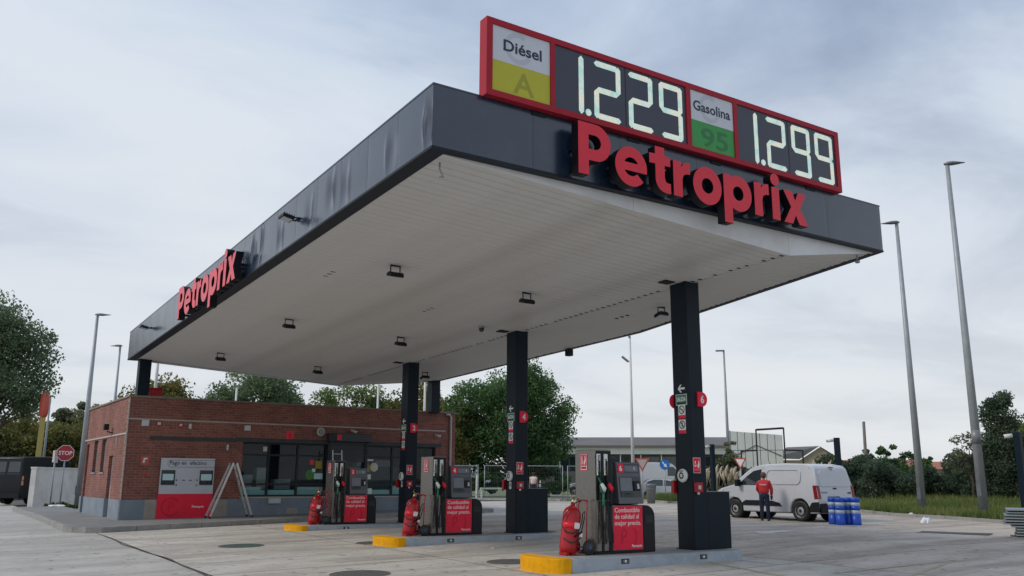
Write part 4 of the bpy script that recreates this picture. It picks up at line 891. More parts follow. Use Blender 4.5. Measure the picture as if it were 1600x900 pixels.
# fittings on the walls
def wallbox(a, z, w_, h, d, mat, name, label, cat):
    t = thing(name, label, cat, KF.p(a, z, 0)); b = MB().plate(KF, a-w_/2, a+w_/2, z-h/2, z+h/2, .001, d).build('housing', mat, t, bevel=.01)
    MB().plate(KF, a-w_*.35, a+w_*.35, z-h*.35, z+h*.35, d, d+.006).build('grille', 'panel_pale' if mat != 'panel_pale' else 'lamp_grey', b); return t
wallbox(.52, 3.14, .22, .20, .10, 'cream_box', 'wall_lamp', 'square cream wall lamp near the left corner of the kiosk', 'wall lamp'); wallbox(3.81, 3.10, .20, .18, .10, 'cream_box', 'wall_lamp', 'square cream wall lamp above the leftmost window', 'wall lamp')
wallbox(1.92, 3.09, .08, .16, .07, 'pole_white', 'wall_sensor', 'small white sensor high on the brick wall', 'sensor'); wallbox(1.62, 3.12, .12, .10, .05, 'print_red_dark', 'wall_siren', 'tiny dark red siren beside the white sensor', 'siren')
wallbox(4.90, .69, .42, .18, .10, 'cream_box', 'meter_box', 'cream meter box under the window sill', 'meter box')
wallbox(3.19, 2.44, .06, .18, .05, 'pole_white', 'wall_lamp', 'small white lamp on brick beside the leftmost window', 'wall lamp')
wallbox(.94, 3.14, .14, .12, .05, 'print_red_dark', 'wall_siren', 'tiny red siren near the square lamp at the corner', 'siren')
t = thing('fire_sign', 'red fire hose sign above the leftmost windows', 'sign', KF.p(5.32, 2.8, 0)); p = MB().plate(KF, 5.20, 5.46, 2.74, 3.06, .001, .008).build('board', 'letter_red', t); MB().plate(KF, 5.30, 5.36, 2.85, 3.0, .008, .010).plate(KF, 5.27, 5.39, 2.79, 2.82, .008, .010).build('mark', 'print_red_dark', p)
t = thing('fire_sign', 'small square red fire extinguisher sign by the cash panel', 'sign', KF.p(.61, 1.85, 0)); p = MB().plate(KF, .50, .74, 1.84, 2.10, .001, .008).build('board', 'sign_red_faded', t); MB().poly(KF, [(.56, 1.90), (.61, 1.90), (.61, 2.0), (.69, 2.02), (.69, 2.05), (.58, 2.05)], .008, .010).build('mark', 'print_white', p)
MB().plate(KF, .60, .70, 1.50, 1.56, .001, .02).build('cover', 'print_red_dark', thing('wall_button', 'tiny dark red button below the square fire sign', 'button', KF.p(.65, 1.5, 0)))
t = thing('wall_speaker', 'round cream loudspeaker on the wall left of the shutter box', 'speaker', KF.p(6.43, 3.06, 0)); MB().lathe(KF.p(6.43, 3.06, .001), KF.n, [(.10, 0), (.13, .06), (.16, .09), (.15, .11)], 20).build('horn', 'cream_box', t, smooth=True); MB().lathe(KF.p(6.43, 3.06, .105), KF.n, [(.12, 0), (.12, .008)], 18).build('mesh_cover', 'lamp_grey', t)
def bullet(a, z, label, c='cream_box'):
    t = thing('security_camera', label, 'camera', KF.p(a, z, 0), group='kiosk cameras'); MB().tube([KF.p(a, z+.05, .001), KF.p(a, z+.05, .06), KF.p(a+.05, z, .12)], .03, 8).build('mount', c, t); b = MB().tube([KF.p(a-.02, z+.02, .10), KF.p(a+.14, z-.06, .26)], .05, 10).build('body', c, t, smooth=True); MB().tube([KF.p(a+.14, z-.06, .26), KF.p(a+.15, z-.065, .27)], .038, 10).build('lens', 'screen_dark', t)
bullet(7.61, 3.13, 'small cream camera over the shutter box'); bullet(11.1, 3.08, 'small cream camera beside the downpipe at the right end')
t = thing('wall_floodlight', 'small black floodlight on the left wall of the kiosk', 'floodlight', KL.p(-2.3, 3.0, 0)); MB().tube([KL.p(-2.3, 2.9, .001), KL.p(-2.3, 2.95, .18)], .02, 6).build('bracket', 'black_plastic', t); MB().plate(KL, -2.55, -2.3, 3.0, 3.2, .12, .28).build('lamp_head', 'black_plastic', t, bevel=.02)
# cash payment panel
cp = thing('cash_payment_panel', 'grey and red Pago en efectivo cash payment panel in the brick wall', 'payment panel', KF.p(1.95, .17, 0))
KF0 = KF; KF = Fr(KF0.p(0, 0, .033), KF0.r)
up = MB().plate(KF, 1.10, 2.80, .935, 2.06, .001, .03).build('upper_panel', 'panel_pale', cp); lo = MB().plate(KF, 1.08, 2.795, .17, .932, .001, .028).build('lower_panel', 'print_red', cp)
text(KF, 'Pago en  efectivo', 1.95, 1.895,   .185, .032, 'print_navy', up, bold=.010, align='CENTER', width=1.16)
fr_ = MB().ring(KF, 1.42, 1.885, .105, .115, .030, .032, 16, 0, 90, 270).plate(KF, 1.42, 2.798, 1.99, 2.0, .030, .032).plate(KF, 1.42, 2.798, 1.77, 1.78, .030, .032).build('outline', 'print_navy', up)
for a in (1.14, 2.34):
    s = MB().plate(KF, a, a+.42, 1.215, 1.68, .0305, .045).build('screen', 'screen_dark', up); MB().plate(KF, a+.04, a+.38, 1.36, 1.56, .045, .047).build('display', 'film_teal', s)
mb = MB()
for a, z, w_ in ((1.62, 1.365, .03), (1.62, 1.21, .03), (2.26, 1.365, .03), (2.26, 1.21, .03)): MB().disc(KF, a, z, .024, .0305, .036, 12).build('coin_slot', 'gap_black', up)
for a in (1.80, 2.01): MB().plate(KF, a, a+.09, 1.35, 1.375, .0305, .036).build('note_slot', 'gap_black', up)
text(KF, 'Petroprix', 2.17, .50, .10, .0295, 'print_white', lo, bold=.02, width=.38)
MB().ring(KF, 1.50, .53, .25, .30, .0285, .0292, 30, 0, 30, 330).plate(KF, 1.44, 1.48, .38, .70, .0285, .0292).ring(KF, 1.50, .61, .06, .10, .0285, .0292, 16, 0, -90, 90).build('watermark', 'print_red_dark', lo)
KF = KF0
# ladder
la = thing('step_ladder', 'aluminium A-frame step ladder standing before the kiosk wall', 'ladder', (3.6, 19.75, .18))
tp = Vector((3.29, 19.60, 1.92))
for sx, xb in ((-1, 2.58), (1, 3.92)):
    zb = pz(xb, 19.5)
    for dy in (-.22, .22):
        a = Vector((xb, 19.60+dy*1.15, zb)); b = tp+Vector((sx*.05, dy*.8, 0)); s = MB(); d = (b-a).normalized(); fr = Fr(a, (0, 1, 0), d)
        s.plate(fr, -.016, .016, .05, (b-a).length, -.033, .033).build('stile', 'alu', la, bevel=.004); MB().plate(fr, -.02, .02, 0, .06, -.04, .04).build('foot', 'rubber', la)
    for k in range(1, 7):
        q = k/7; c = Vector((xb, 19.60, zb)).lerp(tp+Vector((sx*.05, 0, 0)), q); hw = .22*(1.15-.35*q); MB().box(c.x-.03, c.x+.03, c.y-hw, c.y+hw, c.z-.012, c.z+.012).build('rung', 'alu', la)
MB().tube([tp+Vector((0, -.21, -.02)), tp+Vector((0, .21, -.02))], .03, 10).build('hinge', 'rubber', la)
# red box and whip pole on the kiosk roof
t = thing('roof_box', 'red box lying on the kiosk roof behind the left column', 'box', (1.2, 22.5, 3.55)); MB().box(.95, 1.45, 22.3, 22.7, 3.57, 4.42).build('body', 'fire_red', t, bevel=.02); MB().box(.93, 1.47, 22.28, 22.72, 4.421, 4.46).build('lid', 'fire_red', t); MB().box(.98, 1.02, 22.27, 22.30, 4.1, 4.3).build('clasp', 'galv', t)

# narrow white ladder rails at the shop door
t = thing('white_ladder', 'narrow white ladder top showing behind the farthest pump', 'ladder', KF.p(6.9, .15, .7))
for a in (6.76, 7.10): MB().tube([KF.p(a, .16, .75), KF.p(a, 2.42, .45)], .022, 8).build('stile', 'pole_white', t)
for k in range(8): MB().tube([KF.p(6.76, .4+k*.27, .72-.036*k), KF.p(7.10, .4+k*.27, .72-.036*k)], .013, 6).build('rung', 'pole_white', t)

# ------------------------------------------------------------------ grass bank on the right
VK = [(17.5, -16), (20.6, -5), (22.6, 1.2), (24.0, 6.0), (25.2, 8.7), (25.7, 11.2), (27.6, 14.0), (29.3, 18.0), (29.6, 22.5), (27.8, 25.5), (30.0, 30.5), (34., 33.), (60, 34)]
def bank_h(d): return .02+.62*min(1., max(0., d/16.))**.9
bk = bpy.data.objects.new('grass_bank', None); COL.objects.link(bk); ROOTM['grass_bank'] = Matrix.Identity(4); struct(bk)
mb = MB(); rows = [0., .8, 2, 4, 8, 14, 24, 45, 110]
def kerb_norm(i):
    a = Vector(VK[max(i-1, 0)]); b = Vector(VK[min(i+1, len(VK)-1)]); d = (b-a).normalized(); return Vector((d.y, -d.x))
dense = []
for i in range(len(VK)-1):
    a, b = Vector(VK[i]), Vector(VK[i+1]); na, nb = kerb_norm(i), kerb_norm(i+1); n = 4
    for k in range(n): dense.append((a.lerp(b, k/n), Vector((.92, -.39)).lerp(na.lerp(nb, k/n), .35).normalized()))
for p, nn in dense:
    for d in rows:
        q = p+nn*d; mb.v.append(Vector((q.x, q.y, g(q.x, q.y)+.07+bank_h(d)+.05*math.sin(q.x*1.3)*min(1, d))))
w_ = len(rows); mb.f = [(i*w_+j, i*w_+j+1, (i+1)*w_+j+1, (i+1)*w_+j) for i in range(len(dense)-1) for j in range(w_-1)]; mb.mi = [0]*len(mb.f)
mb.build('soil', 'soil', bk, smooth=True)
def bank_z(x, y):
    best = min(((Vector((x, y))-p).length, k) for k, (p, nn) in enumerate(dense)); p, nn = dense[best[1]]; d = (Vector((x, y))-p).dot(nn); return g(x, y)+.07+bank_h(max(0, d))
for a, b in along(VK[1:-2], 1.6):
    d = Vector((b[0]-a[0], b[1]-a[1], 0)); n = Vector((d.y, -d.x, 0)).normalized()*.14; e = d.normalized()*.008; a3 = Vector((*a, 0))+e; b3 = Vector((*b, 0))-e; q = [a3, b3, b3+n, a3+n]
    MB().add([(p.x, p.y, -.1) for p in q]+[(p.x, p.y, g(p.x, p.y)+.11) for p in q], [(3, 2, 1, 0), (4, 5, 6, 7), (0, 1, 5, 4), (1, 2, 6, 5), (2, 3, 7, 6), (3, 0, 4, 7)]).build('kerb_stone', 'kerb_stone', bk)
def quads(name, P, S, mat, parent, elong=1.0, upright=0., rnd=None):
    """one mesh of many small leaf faces: P centres, S sizes"""
    n = len(P); u = rng.normal(size=(n, 3)); u /= np.linalg.norm(u, axis=1)[:, None]
    if upright: u[:, 2] = np.abs(u[:, 2])*upright+upright; u /= np.linalg.norm(u, axis=1)[:, None]
    r = rng.normal(size=(n, 3)); v = np.cross(u, r); v /= np.linalg.norm(v, axis=1)[:, None]
    u = u*(S*elong)[:, None]; v = v*S[:, None]*.62
    inv = np.array(ROOTM[(parent.parent or parent).name].inverted()); P = P @ inv[:3, :3].T + inv[:3, 3]; u = u @ inv[:3, :3].T; v = v @ inv[:3, :3].T
    co = np.empty((n, 4, 3)); co[:, 0] = P-u; co[:, 1] = P+v*1.0-u*.05; co[:, 2] = P+u; co[:, 3] = P-v*1.0+u*.1
    me = bpy.data.meshes.new(name); me.vertices.add(n*4); me.vertices.foreach_set('co', co.ravel()); me.loops.add(n*4); me.loops.foreach_set('vertex_index', np.arange(n*4, dtype=np.int32))
    me.polygons.add(n); me.polygons.foreach_set('loop_start', np.arange(n, dtype=np.int32)*4); me.polygons.foreach_set('loop_total', np.full(n, 4, dtype=np.int32))
    me.update(calc_edges=True); at = me.attributes.new('rnd', 'FLOAT', 'FACE'); at.data.foreach_set('value', rng.random(n) if rnd is None else rnd)
    me.materials.append(M(mat)); o = bpy.data.objects.new(name, me); COL.objects.link(o); o.parent = parent; return o
def in_ball(n, shell=.55):
    d = rng.normal(size=(n, 3)); d /= np.linalg.norm(d, axis=1)[:, None]; return d*(shell+(1-shell)*rng.random(n)[:, None]**.7)
def tree(label, base, h, lobes, mat, n, leaf, trunk_r=.25, group='trees around the station', name='leafy_tree', cat='tree', sub=34, subr=.30, bare=False):
    """lobes: (dx, dy, z, rx, ry, rz) ellipsoids of the crown, each broken into clumps"""
    base = Vector(base); t = thing(name, label, cat, base, group=group)
    mb = MB(); zt = max(l[2] for l in lobes); mb.tube([base+Vector((0, 0, -.2)), base+Vector((.05, 0, zt*.25)), base+Vector((-.05, .05, zt*.55)), base+Vector((0, 0, zt*.95))], [trunk_r*1.25, trunk_r, trunk_r*.75, trunk_r*.3], 10)
    vol = [l[3]*l[4]*l[5] for l in lobes]; tot = sum(vol); PP = []; SS = []; RR = []
    for l, vv in zip(lobes, vol):
        c = np.array([base.x+l[0], base.y+l[1], base.z+l[2]]); rad = np.array(l[3:6]); k = max(6, int(sub*(vv/tot)**.7)); cs = in_ball(k, .45)*rad*.86+c
        for q in cs:
            m = max(30, int(n*vv/tot/k)); rs = rad.min()*subr*(.7+.6*rng.random())+.12*rad.mean()*subr; tone = rng.normal(0, .16); pts = in_ball(m, .35)*np.array([rs*1.15, rs*1.15, rs*.85])+q
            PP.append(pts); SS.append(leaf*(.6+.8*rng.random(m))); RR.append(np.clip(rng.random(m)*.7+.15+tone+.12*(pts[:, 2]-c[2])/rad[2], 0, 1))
        for q in cs[::4]:
            a = base+Vector((0, 0, min(l[2], zt)*random.uniform(.35, .75))); e = Vector(q); mb.tube([a, a.lerp(e, .5)+Vector((0, 0, .2)), e], [trunk_r*.4, trunk_r*.2, trunk_r*.06], 5)
    mb.build('trunk', 'bark', t, smooth=True)
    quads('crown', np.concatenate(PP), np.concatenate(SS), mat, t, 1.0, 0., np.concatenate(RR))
    return t
# trees at the left
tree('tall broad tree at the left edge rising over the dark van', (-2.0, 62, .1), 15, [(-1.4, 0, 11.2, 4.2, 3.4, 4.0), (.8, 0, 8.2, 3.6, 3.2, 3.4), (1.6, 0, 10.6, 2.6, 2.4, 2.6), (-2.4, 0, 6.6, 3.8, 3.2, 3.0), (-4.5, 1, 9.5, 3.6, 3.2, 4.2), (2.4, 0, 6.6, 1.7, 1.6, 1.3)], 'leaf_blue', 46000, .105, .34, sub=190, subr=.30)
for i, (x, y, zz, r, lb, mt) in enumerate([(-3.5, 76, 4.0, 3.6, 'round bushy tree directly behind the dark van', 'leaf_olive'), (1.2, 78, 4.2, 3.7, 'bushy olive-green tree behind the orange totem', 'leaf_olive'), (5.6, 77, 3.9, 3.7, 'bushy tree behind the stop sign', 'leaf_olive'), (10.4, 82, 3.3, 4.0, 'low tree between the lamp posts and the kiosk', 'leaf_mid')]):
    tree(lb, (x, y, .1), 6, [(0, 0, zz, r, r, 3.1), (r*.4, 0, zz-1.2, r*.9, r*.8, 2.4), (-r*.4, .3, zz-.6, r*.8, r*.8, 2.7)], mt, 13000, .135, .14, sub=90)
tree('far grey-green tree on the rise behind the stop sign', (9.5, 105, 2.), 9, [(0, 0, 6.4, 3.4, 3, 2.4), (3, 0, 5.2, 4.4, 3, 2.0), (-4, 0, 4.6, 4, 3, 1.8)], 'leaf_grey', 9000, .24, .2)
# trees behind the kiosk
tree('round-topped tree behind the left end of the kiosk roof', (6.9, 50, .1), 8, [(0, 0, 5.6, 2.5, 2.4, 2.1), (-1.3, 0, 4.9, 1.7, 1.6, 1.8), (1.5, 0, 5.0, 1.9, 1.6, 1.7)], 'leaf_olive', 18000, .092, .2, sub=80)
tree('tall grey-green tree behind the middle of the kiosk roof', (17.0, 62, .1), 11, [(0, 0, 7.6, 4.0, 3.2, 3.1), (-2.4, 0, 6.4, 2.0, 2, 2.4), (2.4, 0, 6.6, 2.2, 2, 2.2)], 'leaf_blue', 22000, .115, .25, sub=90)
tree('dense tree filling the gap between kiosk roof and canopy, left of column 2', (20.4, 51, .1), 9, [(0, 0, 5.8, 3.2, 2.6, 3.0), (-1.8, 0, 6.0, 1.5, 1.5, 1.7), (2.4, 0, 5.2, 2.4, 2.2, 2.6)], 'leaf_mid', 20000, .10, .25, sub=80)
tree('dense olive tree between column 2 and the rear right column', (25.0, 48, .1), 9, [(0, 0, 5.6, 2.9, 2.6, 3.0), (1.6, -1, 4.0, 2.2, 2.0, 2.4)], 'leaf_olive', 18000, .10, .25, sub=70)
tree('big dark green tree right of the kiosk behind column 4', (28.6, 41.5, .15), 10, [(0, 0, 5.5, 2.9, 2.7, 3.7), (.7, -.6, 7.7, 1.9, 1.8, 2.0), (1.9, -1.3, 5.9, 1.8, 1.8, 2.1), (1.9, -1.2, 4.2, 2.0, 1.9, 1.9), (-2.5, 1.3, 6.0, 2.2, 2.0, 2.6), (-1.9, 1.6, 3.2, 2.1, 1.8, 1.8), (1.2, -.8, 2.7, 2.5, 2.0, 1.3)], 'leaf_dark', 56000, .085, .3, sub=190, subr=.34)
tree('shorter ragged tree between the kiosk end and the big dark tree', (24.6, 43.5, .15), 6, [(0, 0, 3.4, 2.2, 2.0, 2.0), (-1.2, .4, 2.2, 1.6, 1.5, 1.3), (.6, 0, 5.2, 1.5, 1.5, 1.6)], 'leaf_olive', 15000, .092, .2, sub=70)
tree('dark bush low under the big dark tree', (30.5, 40.2, .15), 3, [(0, 0, 1.3, 2.2, 1.5, 1.0), (-3.0, 1.8, 1.2, 2.6, 1.5, .9)], 'leaf_dark', 9000, .11, .1, name='bush', cat='bush')
tree('dark bush behind the site fence beside the kiosk', (23.0, 42.0, .15), 3, [(0, 0, 1.3, 2.2, 1.5, 1.1), (-2.6, 1.2, 1.3, 1.8, 1.5, 1.1)], 'leaf_dark', 9000, .11, .1, name='bush', cat='bush')
# hedge and trees at the right
def hedge(label, p0, p1, h, dpt, n, seed, mat='leaf_hedge'):
    p0 = Vector(p0); p1 = Vector(p1); t = thing('hedge', label, 'hedge', ((p0+p1)/2).to_3d()+Vector((0, 0, bank_z(*((p0+p1)/2))))); d = (p1-p0); L = d.length; nn = Vector((-d.y, d.x)).normalized(); PP = []; RR = []
    k = int(L*7)
    for i in range(k):
        c = p0+d*random.random()+nn*random.uniform(-.5, .5)*dpt; z0 = bank_z(c.x, c.y); f = (c-p0).dot(d)/L/L; hh = h*(.78+.22*math.sin(f*9+seed)+.12*math.sin(f*23+seed*2)); q = np.array([c.x, c.y, z0+random.uniform(.12, 1)*hh-.30]); m = n//k
        PP.append(in_ball(m, .3)*np.array([.75, .75, .55])+q); RR.append(np.clip(rng.random(m)*.7+.15+rng.normal(0, .15), 0, 1))
    P = np.concatenate(PP); mb = MB()
    for i in range(10):
        c = p0+d*(i+.5)/10; z0 = bank_z(c.x, c.y); mb.tube([(c.x, c.y, z0-.1), (c.x+.1, c.y, z0+h*.7)], [.05, .02], 5)
    mb.build('stems', 'bark', t); quads('foliage', P, .068*(.6+.8*rng.random(len(P))), mat, t, 1, 0, np.concatenate(RR)); return t
hedge('dense dark hedge behind the white delivery van', (31.6, 28.4), (36.5, 19.5), 1.75, 2.2, 60000, 1.); hedge('dense dark hedge right of the van along the grass bank', (35.2, 21.0), (40.8, 10.4), 2.5, 2.4, 105000, 2.)
hedge('low dark hedge below the leafy tower at the right edge', (37.4, 14.6), (35.4, 6.5), 1.75, 2.0, 60000, 3.)
tree('ivy-covered tree tower behind the tallest lamp post', (36.0, 12.1, .9), 5, [(0, 0, 1.6, 1.0, 1.0, 2.0), (.05, 0, 3.3, .85, .85, 1.4), (.25, -.3, 1.5, 1.25, 1.1, 1.9)], 'leaf_hedge', 46000, .052, .2, sub=120, subr=.42)
tree('bushy tree cut off by the right edge of the picture', (35.6, 9.6, .9), 4, [(0, 0, 2.3, 1.3, 1.3, 1.6), (.2, -.9, 1.5, 1.5, 1.4, 1.7)], 'leaf_mid', 26000, .058, .12, sub=60, subr=.36)
tree('sparse shrub with bare twigs left of the ivy-covered tower', (35.0, 13.2, .9), 3, [(0, 0, 2.1, .75, .7, 1.0), (-.4, .3, 1.4, .6, .5, .7)], 'leaf_grey', 1500, .06, .06, sub=30, name='shrub', cat='shrub')
tree('spreading dark pine behind the hedge by the old wooden pole', (44.6, 24.0, .6), 4, [(0, 0, 2.75, .8, .75, .32), (-.8, .8, 2.5, .7, .6, .34), (.8, -.9, 2.42, .75, .6, .28), (1.5, -1.7, 2.1, .6, .5, .26), (-1.2, 1.3, 1.9, .8, .7, .5), (0, 0, 1.5, 1.6, 1.6, .8), (1.2, -1.2, 1.2, 1.2, 1.2, .7)], 'leaf_dark', 16000, .07, .1, sub=44, subr=.5)
tree('small pointed conifer in front of the white panelled building', (33.2, 26.2, .6), 4, [(0, 0, .9, 1.2, 1.1, .8), (0, 0, 1.8, .75, .7, .75), (.1, 0, 2.7, .32, .3, .6), (1.1, -.9, .9, .9, .8, .7)], 'leaf_grey', 8000, .09, .08, sub=40, subr=.4)
# pampas grass
def pampas(label, x, y, n, h, spread):
    z = bank_z(x, y); t = thing('pampas_grass', label, 'plant', (x, y, z), group='pampas clumps behind the van'); lv = MB(); r_ = random.Random(int(x*100))
    for i in range(90):
        a = r_.uniform(0, 6.28); l = h*r_.uniform(.35, .72); dx, dy = math.cos(a), math.sin(a); s = spread*r_.uniform(.4, 1); p0 = Vector((x+dx*.1, y+dy*.1, z)); p1 = p0+Vector((dx*s*.4, dy*s*.4, l*.8)); p2 = p0+Vector((dx*s, dy*s, l*.75)); sd = Vector((-dy, dx, 0))*.018
        lv.add([p0-sd, p0+sd, p1+sd, p1-sd, p2], [(0, 1, 2, 3), (3, 2, 4)])
    o = lv.build('leaves', 'reed', t); at = o.data.attributes.new('rnd', 'FLOAT', 'FACE'); at.data.foreach_set('value', rng.random(len(o.data.polygons)))
    for i in range(n):
        a = r_.uniform(0, 6.28); s = spread*r_.uniform(.1, .9); top = Vector((x+math.cos(a)*s, y+math.sin(a)*s, z+h*r_.uniform(.82, 1.12))); bs = Vector((x, y, z)); ax = (top-bs).normalized()+Vector((r_.uniform(-.2, .2), r_.uniform(-.2, .2), 0))
        pl = MB().tube([bs, top], .008, 4); l = r_.uniform(.38, .6); rr = r_.uniform(.05, .08); pl.tube([top-ax*.05, top+ax*l*.25, top+ax*l*.6, top+ax*l*.85+Vector((.04, 0, -.02)), top+ax*l+Vector((.09, 0, -.06))], [.015, rr, rr*.85, rr*.45, .006], 7); pl.build('plume', 'plume', t, smooth=True)
PL = ['pale pampas clump beside the nearest column by the left camera post', 'pampas clump left of the red-edged yield triangle', 'pampas clump behind the red-edged yield triangle', 'pampas clump under the left side frame', 'pampas clump by the left leg of the tall black frame', 'pampas clump in the middle of the tall black frame', 'pampas clump by the right leg of the tall black frame', 'pampas clump under the right side frame', 'pampas clump below the ridge of the brown house', 'pampas clump below the eave of the brown house']
for i, lb in enumerate(PL):
    f = i/11; pampas(lb, 28.6+f*5.9+random.uniform(-.15, .15), 23.9-f*5.4+random.uniform(-.2, .2), 7+(i % 3)*2, 1.30+.14*math.sin(i*1.7)+.04*f, .66)
# grass
GP = []
for i in range(len(dense)-1):
    (p, na), (q, nb) = dense[i], dense[i+1]
    if p.y < -6 or p.x > 33: continue
    m = 1500; t_ = rng.random(m); dd = .12+13*rng.random(m)**1.35; px = p.x+(q.x-p.x)*t_+(na.x+(nb.x-na.x)*t_)*dd; py = p.y+(q.y-p.y)*t_+(na.y+(nb.y-na.y)*t_)*dd
    gz = .02*np.clip(px, -6, 12.5)+.008*np.clip(py, -12, 24)-.166+.07+.02+.62*np.clip(dd/16, 0, 1)**.9+.05*np.sin(px*1.3)*np.minimum(1, dd); GP.append(np.stack([px, py, gz], 1))
GP = np.concatenate(GP)
gr = bpy.data.objects.new('grass_cover', None); COL.objects.link(gr); ROOTM['grass_cover'] = Matrix.Identity(4); gr['kind'] = 'stuff'; gr['label'] = 'rough green and straw-coloured grass on the bank'
n = len(GP); hgt = (.12+.22*rng.random(n))*(.6+.8*(np.sin(GP[:, 0]*.9)*np.cos(GP[:, 1]*.7)*.5+.5)); lean = rng.normal(0, .10, (n, 2)); wd = rng.normal(size=(n, 2)); wd /= np.linalg.norm(wd, axis=1)[:, None]; wd *= (.012+.014*rng.random(n))[:, None]
co = np.zeros((n, 3, 3)); co[:, 0] = GP-np.c_[wd, np.full(n, .03)]; co[:, 1] = GP+np.c_[wd, np.full(n, -.03)]; co[:, 2] = GP+np.c_[lean, hgt]
me = bpy.data.meshes.new('blades'); me.vertices.add(n*3); me.vertices.foreach_set('co', co.ravel()); me.loops.add(n*3); me.loops.foreach_set('vertex_index', np.arange(n*3, dtype=np.int32)); me.polygons.add(n); me.polygons.foreach_set('loop_start', np.arange(n, dtype=np.int32)*3); me.polygons.foreach_set('loop_total', np.full(n, 3, dtype=np.int32)); me.update(calc_edges=True)
at = me.attributes.new('rnd', 'FLOAT', 'FACE'); at.data.foreach_set('value', np.clip(rng.random(n)*.8+.1+.2*np.sin(GP[:, 0]*.5+GP[:, 1]*.8), 0, 1)); me.materials.append(M('grass')); o = bpy.data.objects.new('blades', me); COL.objects.link(o); o.parent = gr; o['kind'] = 'stuff'
# strip of lawn and broken kerb behind the site fence
pm('lawn', (.11, .15, .045), .9, 0, .3, 3, .5, 25, dirt=((.13, .11, .06), .6), dscale=.8)
mb = MB(); mb.add([(14, 41, .33), (33, 29.6, .33), (62, 20, .33), (100, 60, .40), (60, 95, .40), (14, 60, .40)], [(0, 1, 2, 3, 4, 5)]); struct(mb.build('lawn', 'lawn'))
mb = MB(); mb.add([(13, 39.6, .30), (32, 28.4, .30), (33, 30.4, .345), (14, 41.8, .345)], [(0, 1, 2, 3)]); struct(mb.build('gravel_strip', 'soil'))
mb = MB(); mb.add([(10, 51.5, .36), (46, 33, .36), (48, 35.2, .37), (12, 54, .37)], [(0, 1, 2, 3)]); struct(mb.build('back_road', 'road_surface'))
LK = bpy.data.objects.new('lawn_kerb', None); COL.objects.link(LK); ROOTM['lawn_kerb'] = Matrix.Identity(4); struct(LK)
for a, b in along([(14, 39.2), (31.5, 28.6)], 1.2):
    MB().tube([(a[0], a[1], .30), (b[0]-.03, b[1]+.02, .30)], .12, 4).build('kerb_stone', 'kerb_stone', LK)
for i, (u, v) in enumerate([(20.2, 36.2), (20.9, 35.5), (21.4, 35.7), (19.7, 36.1), (21.9, 35.1), (20.5, 35.4), (26.5, 32.2)]):
    r_ = random.uniform(.14, .26); bm = bmesh.new(); bmesh.ops.create_icosphere(bm, subdivisions=2, radius=r_)
    for vv in bm.verts: vv.co *= random.uniform(.8, 1.2); vv.co.z *= .62
    me = bpy.data.meshes.new('rubble_stone'); bm.to_mesh(me); bm.free(); me.materials.append(M('render_sand')); o = bpy.data.objects.new('rubble_stone', me); COL.objects.link(o); o.location = (u, v, g(u, v)+r_*.3); tag(o, 'pale rubble stone by the site fence foot, %s' % ('left side of the pile', 'centre of the pile', 'right side of the pile', 'far left of the pile', 'nearest the fence post', 'front of the pile', 'lone one right of the middle column')[i], 'stone', 'rubble by the fence')
    ROOTM[o.name] = Matrix.Translation(o.location)
# site fence
def fence(p0, p1, label):
    p0 = Vector((*p0, 0)); p1 = Vector((*p1, 0)); p0.z = g(*p0.xy)-.02; p1.z = g(*p1.xy)-.02; t = thing('fence_panel', label, 'fence', (p0+p1)/2, group='temporary site fence'); up = Vector((0, 0, 1)); H = 2.0; b = up*.12
    for p in (p0, p1): MB().tube([p, p+up*H], .024, 7).build('post', 'galv', t, smooth=True)
    MB().tube([p0+up*(H-.02), p1+up*(H-.02)], .021, 7).build('top_rail', 'galv', t); MB().tube([p0+up*.35, p1+up*.35], .021, 7).build('bottom_rail', 'galv', t)
    mb = MB(); L = (p1-p0).length; k = int(L/.11)
    for i in range(1, k): q = p0.lerp(p1, i/k); mb.tube([q+up*.35, q+up*(H-.03)], .0013, 3, cap=False)
    for z in np.arange(.55, H, .26): mb.tube([p0+up*z, p1+up*z], .0013, 3, cap=False)
    mb.build('wire_mesh', 'galv', t)['kind'] = 'stuff'; 
    for p in (p0, p1): MB().box(p.x-.3, p.x+.3, p.y-.12, p.y+.12, p.z-.02, p.z+.12).build('foot_block', 'kerb_stone', t)
fence((18.2, 36.8), (21.66, 34.78), 'site fence panel nearest to the kiosk end'); fence((21.98, 34.57), (23.75, 33.4), 'short site fence panel left of column 4'); fence((23.85, 33.32), (25.7, 32.05), 'site fence panel between column 4 and the nearest pump'); fence((25.95, 31.9), (28.6, 30.2), 'site fence panel passing behind the nearest pump')
# bench-like white barrier and stub post in the lawn
t = thing('low_barrier', 'low white rail on two short legs beyond the site fence', 'barrier', (24.4, 37.2, .33)); MB().box(23.3, 25.6, 37.15, 37.25, .88, .98).build('rail', 'pole_white', t); MB().box(23.35, 23.43, 37.16, 37.24, .33, .88).build('leg', 'pole_white', t); MB().box(25.45, 25.53, 37.16, 37.24, .33, .88).build('leg', 'pole_white', t)
t = thing('marker_post', 'short white marker post beyond the site fence', 'post', (23.9, 38.6, .33)); MB().tube([(23.9, 38.6, .33), (23.9, 38.6, 1.75)], .09, 10).build('shaft', 'pole_white', t); MB().lathe((23.9, 38.6, 1.75), (0, 0, 1), [(.10, 0), (.10, .03), (.03, .06)], 10).build('cap', 'galv', t)

